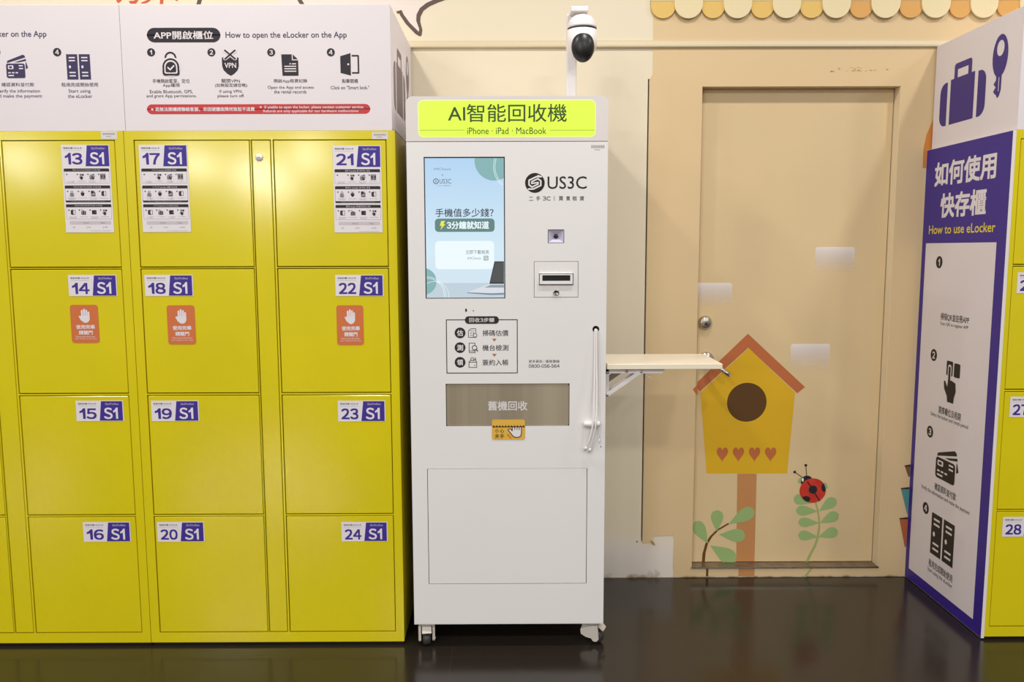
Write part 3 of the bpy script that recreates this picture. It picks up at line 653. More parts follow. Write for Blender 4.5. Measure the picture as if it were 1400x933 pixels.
m.box(K0+.01, K1-.01, YK+.022, YK+.026, KB+.01, KH-.01, DARK)
m.build('cabinet', ko)
# header box with light box
m = MB(); R = .024; pts = []
for cx, cz, a in ((K1-R, KT-R, 0), (K0+R, KT-R, 90)):
    for k in range(9): tt = math.radians(a+90*k/8); pts.append((cx+R*math.cos(tt), YK-.0005, cz+R*math.sin(tt)))
pts += [(K0, YK-.0005, KH+.001), (K1, YK-.0005, KH+.001)]
m.prism(pts, (0, KD, 0), KW2); hd = m.build('header_box', ko)
s = Print(Plane('y', YK-.0005)); PH = s.pl
b = PH.box(571.5, 136.6, 814.5, 187.8); s.rrect(*b, .018, mat('light_box_edge', (240,255,170), .4, emit=1.0), 0, 8)
s.rrect(b[0]+.0022, b[1]+.0022, b[2]-.0022, b[3]-.0022, .016, mat('light_box_glow', (222,255,56), .35, emit=1.0), 1, 8)
GRN = mat('dark_green_lettering', (58, 82, 40), .5, spec=.3); GRL = mat('green_hairline', (140,170,60), .5, emit=.5)
s.tx((612.4,142.2,775,167), 'AI智能回收機', GRN, 2, .008); s.tx((638.6,174.4,747,183.6), 'iPhone · iPad · MacBook', GRN, 2, .006)
for x0, x1 in ((574,635.5), (751.5,813)): s.bx('rect', (x0,177.8,x1,178.5), GRL, 2)
s.build('light_box', hd, label='glowing yellow-green light box with dark lettering')
# screen
q = MB(); u0, v0, u1, v1 = scr; q.box(u0+.0008, u1-.0008, YK+.004, YK+.019, v0+.0008, v1-.0008, BLK); so = q.build('screen', ko, label='tall touch screen showing a pale blue advert')
def scr_mat():
    m = bpy.data.materials.new('screen_backdrop'); m.use_nodes = True; nt = m.node_tree; b = nt.nodes['Principled BSDF']; b.inputs['Base Color'].default_value = (.02,.02,.02,1); b.inputs['Roughness'].default_value = .25; b.inputs['Specular IOR Level'].default_value = .3
    tc = nt.nodes.new('ShaderNodeTexCoord'); sp = nt.nodes.new('ShaderNodeSeparateXYZ'); nt.links.new(tc.outputs['Object'], sp.inputs[0]); mr = nt.nodes.new('ShaderNodeMapRange')
    mr.inputs[1].default_value = v0; mr.inputs[2].default_value = v1; nt.links.new(sp.outputs['Z'], mr.inputs[0]); cr = nt.nodes.new('ShaderNodeValToRGB'); nt.links.new(mr.outputs[0], cr.inputs[0])
    e = cr.color_ramp.elements; e[0].color = lin((205,222,234)); e[1].color = lin((172,206,236)); k = e.new(.35); k.color = lin((206,228,240))
    nt.links.new(cr.outputs[0], b.inputs['Emission Color']); b.inputs['Emission Strength'].default_value = 1.0; return m
s = Print(Plane('y', YK+.0035)); p = s.pl; a0, b0, a1, b1 = u0+.0035, v0+.0028, u1-.0035, v1-.004
s.rect(a0, b0, a1, b1, scr_mat()); TEAL = glow((134,182,184)); TEALD = glow((96,134,132)); SW = glow((232,244,248), 1.0); SK = glow((26,38,58), .6)
def cdisk(px, py, r, m, lay):
    u, v = p.at(px, py); rr = r*p.mpp(640, 310); pts = []
    for k in range(72):
        t = 2*PI*k/72; pts.append((min(max(u+rr*math.cos(t), a0), a1), min(max(v+rr*math.sin(t), b0), b1)))
    s.poly(pts, m, lay)
def cring(px, py, r, m, lay): s.ring(*p.at(px, py), r*p.mpp(640,310), .0014, m, lay, n=72, clip=(a0, b0, a1, b1))
cdisk(675.5, 220, 26.5, TEAL, 1); cring(708, 228, 33, SW, 2); cring(708, 228, 31, SW, 2)
cdisk(578.5, 385, 18.5, TEAL, 1); cring(584, 404, 25.5, SW, 2); cring(584, 404, 23.5, SW, 2)
s.poly([(a0,b0),(a1,b0),(a1,p.at(680,387)[1]),(a0,p.at(680,387)[1])], glow((196,214,226)), .5); cring(594,405,20,SW,2)
s.tx((593,229.6,617,233), 'iMCheck', glow((120,140,160)), 2); s.tx((603.6,238,606.4,241), 'x', glow((120,140,160)), 2)
lu, lv = p.at(596, 248); s.ring(lu, lv, .0082, .0022, SK, 2); s.text('S', lu-.003, lv-.004, lu+.003, lv+.004, SK, 2); s.tx((600.9,244.8,616.8,251.2), 'US3C', glow((70,90,110)), 2, raw=True); s.tx((596.5,253,616,255), '二手3C  買賣租賃', glow((130,150,165)), 2)
s.tx((595.3,285.2,674.8,296.8), '手機值多少錢？', SK, 2, .008)
s.bx('rrect', (594.6,299,676.2,317.2), .012, TEALD, 2); s.tx((610.8,302.6,668.6,313.4), '3分鐘就知道', SW, 3, .025)
s.pxpoly([(606,302.3),(603.2,302.3),(601.3,308.8),(604,308.8),(602.2,314.6),(609,306.6),(606.2,306.6),(608.6,302.3)], glow((236,232,70), .95), 3)
s.bx('rrect', (595,329.6,675.6,368.2), .014, SW, 2); s.tx((636.8,342,668.2,347.6), '立即下載檢測', glow((70,84,92)), 3); s.tx((639,351.6,658,355), 'iMCheck', glow((130,150,165)), 3)
s.bx('rrect', (661,349.6,668,356.6), .003, glow((176,190,194)), 3); u, v = p.at(664.2, 352.8); s.ring(u, v, .0038, .0012, SW, 4); s.line([(u+.003,v-.003),(u+.006,v-.006)], .0014, SW, 4)
X1 = 689
s.pxpoly([(676,357.5),(X1,357.5),(X1,388.3),(669,388.3)], glow((52,58,64)), 3); s.pxpoly([(677.3,359.2),(X1,359.2),(X1,386),(670.6,386)], glow((78,78,80)), 4)
s.pxpoly([(669,388.5),(X1,388.5),(X1,400.5),(672,401.2),(638.6,399.8)], glow((222,228,234)), 3); s.pxpoly([(671,389.6),(X1,389.6),(X1,393.4),(662,393.4)], glow((150,160,170)), 4); s.pxpoly([(638.6,399.8),(672,401.2),(X1,400.5),(X1,403),(671,403.5),(639,401)], glow((120,140,160)), 4)
s.build('displayed_advert', so)
# scanner, printer hatch
q = MB(); u0, v0, u1, v1 = scn; cu, cv = (u0+u1)/2, (v0+v1)/2; q.box(u0-.001, u1+.001, YK+.018, YK+.03, v0-.001, v1+.001, BLK)
LAV = mat('scanner_lavender', (196,192,214), .4)
o_ = [(u0+.002,YK+.001,v0+.002),(u1-.002,YK+.001,v0+.002),(u1-.002,YK+.001,v1-.002),(u0+.002,YK+.001,v1-.002)]; i_ = [(cu+(x-cu)*.3, YK+.014, cv+(z-cv)*.3) for x, y, z in o_]
for k in range(4): q.prism([o_[k], o_[(k+1)%4], i_[(k+1)%4], i_[k]], (0,.001,0), LAV)
q.prism(i_, (0,.001,0), LAV); q.lathe([(.0075,0),(.0075,.004),(0,.006)], mat('lens_black', (30,28,40), .15), (cu, YK+.0145, cv), (0,-1,0), 20); q.build('scanner_window', ko, label='small square scanner window with a black lens')
q = MB(); u0, v0, u1, v1 = prn; q.box(u0+.0014, u1-.0014, YK+.0002, YK+.005, v0+.0014, v1-.0014, KW, bev=.0006); pn = q.build('receipt_hatch', ko)
q = MB(); u0, v0, u1, v1 = PK.box(737, 374, 783.6, 389.4); i0, j0, i1, j1 = PK.box(742, 377, 779, 383.6)
q.plate(u0, u1, v0, v1, YK-.006, [(i0-.0015, j0-.0015, i1+.0015, j1+.0015)], .005, KW, back=BLK); q.box(u0, u0+.002, YK-.006, YK+.0002, v0, v1, KW); q.box(u1-.002, u1, YK-.006, YK+.0002, v0, v1, KW); q.box(u0, u1, YK-.006, YK+.0002, v0, v0+.002, KW); q.box(u0, u1, YK-.006, YK+.0002, v1-.002, v1, KW)
q.build('receipt_slot', pn, label='black receipt slot in a raised white bezel')
c = P3(760.3, 400.2, YK); q = MB(); q.lathe([(.0105,0),(.0105,.003),(.009,.005),(.0065,.005),(.0065,.0035),(0,.0035)], CHROME, c, (0,-1,0), 24); q.box(c.x-.0009, c.x+.0009, c.y-.0045, c.y-.003, c.z-.004, c.z+.004, BLK); q.build('hatch_lock', pn, label='small round key lock')
c = P3(637.2, 424.3, YK); q = MB(); q.ellip(c, .0034, .002, .0058, BLK, 16); q.build('indicator_sensor', ko); c = P3(647.2, 424.6, YK); q = MB(); q.ellip(c, .003, .0015, .003, mat('grey_led', (170,164,160), .4), 14); q.build('indicator_sensor', ko)
# drop flap and lower door
def flap_mat():
    return mat('smoked_steel_flap', (186,174,152), .35, metal=.35, spec=.5, c2=(160,148,126), vscale=2.2, stretch=(5, 1, .12))
q = MB(); u0, v0, u1, v1 = drp; rr_ = .007; pts = []
for cx, cz, a in ((u1-.0022-rr_, v1-.0022-rr_, 0), (u0+.0022+rr_, v1-.0022-rr_, 90), (u0+.0022+rr_, v0+.0012+rr_, 180), (u1-.0022-rr_, v0+.0012+rr_, 270)):
    for k in range(7): t_ = math.radians(a+15*k); pts.append((cx+rr_*math.cos(t_), YK+.003, cz+rr_*math.sin(t_)))
q.prism(pts, (0,.008,0), flap_mat()); fl = q.build('drop_flap', ko, label='smoked metal drop-in flap lettered in white')
s = Print(Plane('y', YK+.003)); s.tx((667,548.6,721,561.6), '舊機回收', ink('d6d2d2'), 0, .02); s.build('flap_lettering', fl)
for (x, y) in ((u0,v0), (u1,v0), (u0,v1), (u1,v1)): pass
q = MB(); u0, v0, u1, v1 = low; q.box(u0+.002, u1-.002, YK+.0003, YK+.011, v0+.002, v1-.0012, KW, bev=.001); q.build('service_door', ko)
# printed marks on the front
s = Print(PK); u, v = PK.at(731.3, 250.2); r = 13.4*PK.mpp(731, 250); LB = ink('1f1a1a'); s.circ(u, v, r, LB, 0, n=40)
T = lambda x, y: (u+x*r, v+y*r)
s.line([T(.66,.62), T(.16,.62), T(-.60,.26), T(-.60,-.2), T(-.30,-.42)], .15*r, KW, 1); s.line([T(.66,.62),T(.3,.75)], .1*r, KW, 1); s.line([T(-.66,-.62), T(-.16,-.62), T(.60,-.26), T(.60,.2), T(.30,.42)], .15*r, KW, 1)
s.line([T(.3,.42), T(-.32,.12), T(-.32,-.06), T(.32,-.04+.08), T(.32,-.12), T(-.3,-.42)], .14*r, KW, 1)
s.tx((748.6,241.2,802.2,258.4), 'US3C', LB, 0, .004, raw=True)
for t_, x0, x1 in (('二',723.2,729), ('手',733,738.5), ('3C',741.8,752.6), ('買',764,770), ('賣',774,779.4), ('租',782.6,788.6), ('賃',792.4,798.6)): s.tx((x0,268.4 if t_ != '二' else 269.4,x1,274.4), t_, LB, 0, .008)
s.bx('rect', (757.5,268.2,758.1,274.6), LB)
s.build('company_logo', ko, label='black round logo with lettering')
s = Print(PK)
s.bx('frame', (610.6,437.4,707.2,510.2), .0028, BK); s.bx('rrect', (635.7,432.6,682,442.9), .012, BK, 1); s.tx((641.4,434.7,676,440.8), '回收3步驟', KW, 2, .008)
for y, ch, t_ in ((455.4,'估','掃碼估價'), (475.5,'測','機台檢測'), (495.6,'領','簽約入帳')):
    u, v = PK.at(629, y); s.circ(u, v, 7.4*PK.mpp(629,475), BK, 0, n=32); s.tx((624.8,y-4,633.2,y+4.2), ch, KW, 1, .02); s.tx((659.6,y-3.9,695,y+4.3), t_, BK, 0, .006)
for y in (463.2, 484): s.pxpoly([(672.8,y),(679,y),(675.9,y+4)], ink('b9694e'), 0)
mm = PK.mpp(646, 475); lw = .75*mm
def L_(pts, closed=False): s.line([PK.at(*q_) for q_ in pts], lw, BK, 0, False, closed)
L_([(642,451),(644,449.6),(650.5,449.6),(650.5,455)]); L_([(642,451),(640.4,453),(640.4,461.4),(651.5,461.4)]); u, v = PK.at(649.4,458.5); s.ring(u, v, 2.6*mm, lw, BK)
for y in (452.5,455.5,458.5): L_([(643,y),(645,y)]); L_([(646.4,y),(648,y)])
u0, v0, u1, v1 = PK.box(641.5,469.3,649.5,482.4); s.frame(u0,v0,u1,v1,lw,BK); L_([(641.5,480),(649.5,480)]); u, v = PK.at(648.8,475.6); s.circ(u,v,3.4*mm,KW,1); s.ring(u, v, 3.1*mm, lw*1.3, BK, 2); s.line([PK.at(651,477.8), PK.at(653,480)], lw*1.8, BK, 2); L_([(647.2,475.6),(648.4,477),(650.6,474.2)])
u0, v0, u1, v1 = PK.box(641.2,495.4,651.8,502.6); s.frame(u0,v0,u1,v1,lw,BK); L_([(641.2,495.4),(642.6,493),(650.4,493),(651.8,495.4)]); u, v = PK.at(645.6,491.2); s.ring(u, v, 2*mm, lw, BK); L_([(649.8,489),(649.8,492)]); L_([(648.5,491),(649.8,492.2),(651,491)]); u, v = PK.at(649.2,499.6); s.circ(u,v,.7*mm,BK,0,n=10)
s.build('steps_panel', ko, label='black framed three-step panel')
s = Print(PK); s.tx((722.8,492.2,764.9,496.4), '更多資訊 / 服務專線', BK, 0); s.tx((722.8,498.3,765,503), '0800-056-564', BK, 0, .012); s.build('hotline_lettering', ko)
s = Print(PK); u0, v0, u1, v1 = PK.box(808,198.5,827,207.5)
for k in range(7): s.rect(u0+(.02+.14*k)*(u1-u0), v0+.55*(v1-v0), u0+(.12+.14*k)*(u1-u0), v1, ink('aaa3a2'))
s.rect(u0+.25*(u1-u0), v0+.25*(v1-v0), u0+.65*(u1-u0), v0+.35*(v1-v0), ink('b4aeac')); s.build('property_tag', ko)
# hand-pinch sticker
YS = mat('amber_sticker', (222,178,72), .45, spec=.35); s = Print(PK); s.off = .001; b = PK.box(672.6,573.8,717.8,601.3); s.rrect(*b, .007, YS)
T = lambda x, y: (b[0]+(x-.0)*(b[2]-b[0]), b[3]-y*(b[3]-b[1])); MR = ink('4a2218'); MK = ink('2c1c18')
for k in range(11): s.poly([T(.01+.09*k,.36), T(.10+.09*k,.36), T(.055+.09*k,.28)], MR, 1)
s.rect(*T(.01,.385), *T(.99,.355), MR, 1)
s.tx((676.8,586,681.8,592), '小', MK, 1, .01); s.tx((683.8,586.4,689,592), '心', MK, 1, .01); s.tx((676.8,593.6,682.4,599.6), '夾', MK, 1, .01); s.tx((683.4,593.6,689.4,599.6), '手', MK, 1, .01)
hp = [(.615,.40), (.615,.56), (.56,.46), (.50,.47), (.49,.53), (.56,.66), (.62,.80), (.70,.88), (.80,.88), (.87,.82), (.89,.68), (.89,.38)]
s.poly([T(*q_) for q_ in hp], ink('e4dee0'), 2); s.line([T(*q_) for q_ in hp], .0026, MK, 3)
for x in (.69,.76,.825): s.line([T(x,.37), T(x,.50)], .0024, MK, 3)
s.line([T(.615,.37),T(.89,.37)], .0016, MK, 3); s.line([T(.46,.74), T(.52,.76), T(.48,.82), T(.55,.84), T(.55,.92), T(.59,.90)], .0022, ink('c06a32'), 2); s.build('warning_sticker', ko, label='amber pinch warning sticker with a white hand')
# cable hole and peg
c = P3(814.6, 450.2, YK); q = MB(); q.lathe([(.0115,.0002),(.0115,.0012),(.0095,.0016),(.0095,.0006),(0,.0006)], BLK, c, (0,-1,0), 24); q.build('cable_grommet', ko, label='black round cable hole')
a, b = P3(797.5, 580, YK-.013), P3(820.8, 580, YK-.013); q = MB(); q.lathe([(0,0),(.007,.0008),(.0095,.004),(.0095,(b-a).length-.004),(.007,(b-a).length-.0008),(0,(b-a).length)], WPL, a, b-a, 20); q.box(a.x+.012, b.x-.006, YK-.014, YK+.001, a.z-.006, a.z+.006, WPL, bev=.002)
q.lathe([(.0112,0),(.0112,.012)], WPL, a+Vector((.026,0,0)), b-a, 20); q.build('cable_peg', ko, label='white peg the cables hang over')
c = P3(821.5, 611, YK); q = MB(); q.ellip(c, .0016, .001, .003, BLK, 12); q.build('screw_hole', ko)
# castors
WM = mat('white_castor_metal', (206,200,190), .4, spec=.5); TYRE = mat('grey_castor_tyre', (52,50,48), .45)
def castor(x, y, ang, name='castor'):
    m0 = Matrix.Translation((x, y, 0)) @ Matrix.Rotation(ang, 4, 'Z') @ Matrix.Diagonal((1.4, 1.08, 1, 1)); tp = KB
    A = MB(); A.box(-.028,.028,-.028,.028, tp-.004, tp, WM, bev=.001); A.lathe([(.021,tp-.016),(.024,tp-.012),(.024,tp-.004)], WM, (0,0,0), (0,0,1), 24)
    for k in (-1, 1):
        pts = [(k*.0145,-.026,tp-.014), (k*.0145,.024,tp-.014), (k*.0145,.032,.050), (k*.0145,.030,.036), (k*.0145,.014,.027), (k*.0145,-.006,.024), (k*.0145,-.012,.015), (k*.0145,-.022,.014), (k*.0145,-.030,.022), (k*.0145,-.029,.042)]
        A.prism(pts, (k*.0065,0,0), WM)
    A.box(-.021,.021,-.024,.020,tp-.018,tp-.013,WM,bev=.001); A.lathe([(.006,0),(.006,.002),(0,.003)], STEEL, (.021,-.018,.024), (1,0,0), 12)
    o = A.build(name, ko); W_ = MB(); W_.lathe([(0,-.0105),(.017,-.0105),(.0225,-.008),(.024,0),(.0225,.008),(.017,.0105),(0,.0105)], TYRE, (0,-.018,.024), (1,0,0), 26); wh = W_.build('wheel', o)
    Bk = MB(); Bk.prism([(-.012,-.024,tp-.016),(-.012,-.030,tp-.017),(-.012,-.046,tp-.034),(-.012,-.043,tp-.038),(-.012,-.028,tp-.026)], (.024,0,0), WM); br = Bk.build('brake_pedal', o)
    for q_ in (o, wh, br): q_.data.transform(m0)
castor(K0+.038, YK+.05, .12); castor(K1-.036, YK+.05, 1.2); castor(K0+.05, YK+KD-.06, .5); castor(K1-.05, YK+KD-.06, 2.2)

# ------------------------------------------------------------------ loose cables hanging from the grommet
WC = mat('white_cable', (236,232,230), .4); h0 = P3(814.6, 450.5, YK)
def cable(ptsx, r, label):
    pts = [h0 + Vector((0,-.0045,0))] + [P3(x, y, YK-d) for x, y, d in ptsx]; sm = []
    for i in range(len(pts)-1):
        p0, p1, p2, p3 = pts[max(i-1,0)], pts[i], pts[i+1], pts[min(i+2,len(pts)-1)]
        for k in range(6):
            t = k/6; sm.append(.5*((2*p1)+(p2-p0)*t+(2*p0-5*p1+4*p2-p3)*t*t+(3*p1-p0-3*p2+p3)*t**3))
    sm.append(pts[-1]); q = MB(); q.tube(sm, r, WC, 8); t_ = q.build('charging_cable'); tag(t_, label, 'cable', 'cables hanging from the kiosk')
    e = MB(); d = (sm[-1]-sm[-3]).normalized(); e.lathe([(r*1.5,0),(r*1.5,.012),(r*.9,.013),(r*.9,.017),(0,.017)], WC, sm[-1], d, 10); e.build('plug_tip', t_)
cable([(813.4,456,.006),(813,500,.010),(812.4,540,.020),(811.4,575,.0295),(806.5,600,.024),(802,611,.016)], .0032, 'left one of the two thick white cables draped over the peg')
cable([(815.6,456,.006),(815.8,500,.010),(816,540,.020),(815.2,575,.0295),(811.9,595,.024),(807,613,.016)], .0032, 'right one of the two thick white cables draped over the peg')
cable([(818,457,.006),(819.3,500,.008),(819.8,560,.010),(819.8,600,.008)], .0013, 'thin white wire hanging straight at the kiosk edge')

# ------------------------------------------------------------------ fold-down shelf on the kiosk's right side
YF, YBK = YK+.012, YK+.285
zt_ = P3(910, 498, YF).z; xk = K1+.0006; x1 = P3(988, 500, YF).x
sh = empty('folding_shelf', (xk, (YF+YBK)/2, zt_-.02), 'white fold-down shelf on the right side of the kiosk', 'shelf')
SHW = mat('white_shelf_laminate', (238,228,206), .3, spec=.45); BRK = mat('white_bracket_metal', (222,216,214), .38, spec=.45)
MB().box(xk+.006, x1, YF, YBK, zt_-.0185, zt_, SHW, bev=.0015).build('shelf_board', sh)
for yy, nm in ((YF+.02, 0), (YBK-.05, 1)):
    q = MB(); zz = zt_-.0185
    q.box(xk, xk+.004, yy-.004, yy+.026, zz-.10, zz-.001, BRK, bev=.001); q.box(xk, xk+.014, yy-.004, yy-.002, zz-.10, zz-.001, BRK)
    q.box(xk+.002, xk+.13, yy-.004, yy-.002, zz-.016, zz-.0005, BRK); q.box(xk+.002, xk+.13, yy+.024, yy+.026, zz-.016, zz-.0005, BRK)
    q.prism([(xk+.105,yy-.005,zz-.001), (xk+.21,yy-.005,zz-.001), (xk+.20,yy-.005,zz-.016), (xk+.11,yy-.005,zz-.016)], (0,.002,0), BRK); q.prism([(xk+.105,yy+.025,zz-.001), (xk+.21,yy+.025,zz-.001), (xk+.20,yy+.025,zz-.016), (xk+.11,yy+.025,zz-.016)], (0,.002,0), BRK)
    q.box(xk+.12, xk+.205, yy-.004, yy+.026, zz-.002, zz-.0005, BRK)
    bk = q.build('support_bracket', sh)
    q = MB(); q.beam((xk+.008, yy-.007, zz-.092), (xk+.128, yy-.007, zz-.008), .003, .014, BRK, .001, up=Vector((0,0,1))); q.beam((xk+.008, yy+.029, zz-.092), (xk+.128, yy+.029, zz-.008), .003, .014, BRK, .001)
    q.beam((xk+.128,yy+.01,zz-.012), (xk+.165,yy+.01,zz-.036), .010, .0025, BRK, .0008); q.build('diagonal_strut', bk)
    for x_, z_ in ((xk+.008, zz-.092), (xk+.125, zz-.010), (xk+.009, zz-.012), (xk+.075, zz-.008)):
        MB().lathe([(.0042,0),(.0042,.0015),(0,.0025)], STEEL, (x_, yy-.0085, z_), (0,-1,0), 12).build('rivet', bk)

# ------------------------------------------------------------------ security camera on its pole above the kiosk
YC = YK+.20; pc = P3(795.6, 58, YC-.055); rc = 20.2*(Plane('y',YC-.055).mpp(795,58)); ztop, zbot = P3(795.6, 20.5, YC-.055).z, P3(795.6, 82.5, YC-.055).z
sc_ = empty('security_camera', (P3(781,132,YC).x, YC, KT), 'white dome security camera with black eye on a pole above the kiosk', 'camera')
q = MB(); xp0, xp1 = P3(774.3,90,YC).x, P3(788,90,YC).x; q.box(xp0, xp1, YC-.012, YC+.012, KT-.001, P3(781, 20, YC).z, WPL, bev=.003); q.box(xp0-.014, xp1+.014, YC-.025, YC+.025, KT, KT+.004, WPL, bev=.001); q.build('pole', sc_)
q = MB(); xq = P3(802, 20, YC).x; q.box(xp0+.01, xq, YC-.075, YC+.012, P3(781,20.5,YC).z-.008, P3(781,16.5,YC).z, WPL, bev=.003); q.build('mounting_arm', sc_)
zband = P3(795.6, 35.5, YC-.055-rc).z; cx_, cy_ = pc.x, YC-.055
q = MB(); hgt = ztop-zband; q.lathe([(rc*.992,zband+.003)]+[(rc*.992*math.cos(a*PI/24)**.75, zband+.003+(hgt-.003)*math.sin(a*PI/24)) for a in range(1,12)]+[(0,ztop)], WPL, (cx_,cy_,0), (0,0,1), 36); q.build('dome_cap', sc_)
q = MB(); q.lathe([(rc*.97,zband-.004),(rc*.97,zband+.004)], BLK, (cx_,cy_,0), (0,0,1), 36); q.build('seam_band', sc_, label='black band')
q = MB(); hb = zband-zbot; prof = [(0,zbot+.004)]+[(rc*math.sin(a*PI/24), zbot+.004+rc*1.0*(1-math.cos(a*PI/24))) for a in range(1,13)]+[(rc,zband-.003)]; q.lathe(prof, WPL, (cx_,cy_,0), (0,0,1), 36); q.build('camera_body', sc_)
e0 = P3(797.5, 62, YC-.055-rc); q = MB(); q.ellip((e0.x, cy_-rc*.66, e0.z-.001), 16.4*PK.mpp(795,60), rc*.58, 21.5*PK.mpp(795,60), mat('gloss_black_eye', (20,20,18), .38), 32); q.build('camera_eye', sc_, label='glossy black eye')

# ------------------------------------------------------------------ stuck-on wall decorations
def px(d, pts, m, lay=0): d.pxpoly(pts, m, lay)
OR = mat('terracotta_decal', (186,106,62), .5, spec=.3); YE = mat('mustard_decal', (216,172,34), .5, spec=.3); BR = mat('brown_decal', (92,62,28), .5, spec=.3); POST = mat('post_brown_decal', (192,136,84), .5, spec=.3)
GN = mat('leaf_green_decal', (150,178,116), .5, spec=.3); GN2 = mat('stem_green_decal', (158,170,104), .5, spec=.3); STM = mat('stem_brown_decal', (104,66,22), .5, spec=.3)
xj = PW.at(950, 530)[0]
def decal(name, label, cat, loc, grp=None): return empty(name, loc, label, cat, grp)
bh = decal('birdhouse_decal', 'yellow birdhouse sticker with terracotta roof and four hearts on the door', 'decal', (P3(1021,560,YD).x, YD, .9))
s = Print(PD); px(s, [(1023.5,476),(1087,537),(1076,647.5),(966,647.5),(957.5,537)], YE, 0); s.build('birdhouse_wall', bh)
s = Print(PD); px(s, [(1022.5,456.5),(1100.5,529.5),(1090,538),(1023,475.5),(957,535.5),(953.6,530.5),(953.6,522.5)], OR, 1)
s.build('birdhouse_roof', bh)
s = Print(PW); s.off = .0024; px(s, [(953.8,522),(953.8,540),(952,539.5),(947,532.5),(952.5,527)], OR, 1); s.build('roof_tip', bh)
s = Print(PD); u, v = PD.at(1021, 550.3); s.circ(u, v, 27*PD.mpp(1021,550), BR, 1, n=48); s.build('entrance_hole', bh)
for x in (987.5, 1009.5, 1031.5, 1053.5):
    u, v = PD.at(x, 619.5); s = Print(PD); k = 8*PD.mpp(x,620); pts = []
    for i in range(32):
        t = 2*PI*i/32; pts.append((u+k*.98*math.sin(t)**3, v-.1*k+k*1.42*(13*math.cos(t)-5*math.cos(2*t)-2*math.cos(3*t)-math.cos(4*t))/16))
    s.poly(pts[::-1], OR, 1); s.build('heart', bh)
s = Print(PD); px(s, [(1008,648),(1034.5,648),(1031.5,768),(1006.5,768)], POST, 0); s.build('birdhouse_post', bh); s = Print(PD); s.off = .0524
tf = Plane('y', YW); pz = [(tf.at(x,776.5)[0]) for x in (1009.5,1031.5)]; s.rect(pz[0], .006, pz[1], zd0-.008, POST, 0); s.build('post_foot', bh)
def leaf(d, tip, base, wd, m, lay=2, k=14):
    (x0, y0), (x1, y1) = tip, base; dx, dy = x1-x0, y1-y0; L = math.hypot(dx, dy); nx, ny = -dy/L, dx/L; A, B = [], []
    for i in range(k+1):
        t = i/k; wv = wd*math.sin(PI*min(1, t*1.0)**.62)*(1-.25*t) if 0 < t < 1 else 0
        A.append((x0+dx*t+nx*wv, y0+dy*t+ny*wv)); B.append((x0+dx*t-nx*wv, y0+dy*t-ny*wv))
    d.pxpoly(A + B[-2:0:-1], m, lay)
lf = decal('leaf_sprig_decal', 'green five-leaf sprig sticker with brown stem left of the birdhouse post', 'decal', (P3(980,740,YD).x, YD, .1))
s = Print(PD)
pts = [(961.5,769),(962.5,757),(966,744),(972,734),(981,725),(995.5,716.5)]
for i, ((a, b), (c, d_)) in enumerate(zip(pts, pts[1:])):
    s.line([PD.at(a, b), PD.at(c, d_)], (4.2-.5*i)*PD.mpp(975,740), STM, 1)
s.build('stem', lf); s = Print(PD); s.off = .0524; u = tf.at(967, 780)[0]; s.rect(u-.006, .006, u+.004, zd0-.008, STM, 1); s.build('stem_foot', lf)
for tp, bs, wd in (((950,713),(968,743.5),9.5), ((980.5,697.5),(980,727),9.2), ((1031,697),(996,717),9.8), ((1019,733),(983,731),9.8), ((1006,768),(971,746),11.5)):
    s = Print(PD); leaf(s, tp, bs, wd, GN); s.build('leaf', lf)
sp = decal('leaf_stalk_decal', 'green paired-leaf stalk sticker below the ladybird on the door', 'decal', (P3(1110,740,YD).x, YD, .1))
s = Print(PD); pts = [(1103,768.5),(1108,758),(1114,747),(1118,735),(1120,721),(1119.6,708),(1117.5,696),(1114,684)]
for i, ((a, b), (c, d_)) in enumerate(zip(pts, pts[1:])): s.line([PD.at(a, b), PD.at(c, d_)], (3.6-.25*i)*PD.mpp(975,740), GN2, 1)
s.build('stem', sp); s = Print(PD); s.off = .0524; s.line([tf.at(1109.5,777), tf.at(1099,790)], .008, GN2, 1, cap=False); s.build('stem_foot', sp)
for tp, bs, wd in (((1143,682.5),(1119.5,699.5),8), ((1146.5,703),(1120.5,715.5),8), ((1145.5,726),(1118.5,734.5),8), ((1088,698),(1118,699.5),7.4), ((1091,714),(1120.5,715.5),7), ((1091,731.5),(1118.5,734.5),7.4), ((1085,681),(1110,688),7.6), ((1092,655),(1100,662),5), ((1131,663),(1122,668),5)):
    s = Print(PD); leaf(s, tp, bs, wd, GN, 1); s.build('leaf', sp)
lb = decal('ladybird_decal', 'red ladybird sticker with black spots on the door', 'decal', (P3(1111,670,YD).x, YD, .37))
RED = mat('ladybird_red', (206,58,36), .45, c2=(186,44,30), vscale=25); LBK = ink('24262a'); mpd = PD.mpp(1110, 670)
s = Print(PD); c = PD.at(1103, 658.5); s.circ(*c, 8.2*mpd, LBK, 3); s.circ(*PD.at(1097.3,656.3), 1.5*mpd, ink('e6e2dc'), 4, ry=2.6*mpd, n=14); s.build('head', lb)
s = Print(PD)
for a, b in (((1097,653),(1086.4,645.6)), ((1102.6,650),(1101.6,636.4))): s.line([PD.at(*a), PD.at(*b)], .9*mpd, LBK, 3); s.circ(*PD.at(*b), 1.9*mpd, LBK, 3, n=12)
s.build('antennae', lb)
s = Print(PD); c = PD.at(1111, 671); s.circ(*c, 18*mpd, RED, 4, n=44, ry=17.2*mpd); s.line([PD.at(1103.5,658.5), PD.at(1120.6,685.2)], 1.7*mpd, LBK, 5, cap=False); s.circ(*PD.at(1111.3,669.6), 5.8*mpd, LBK, 6); 
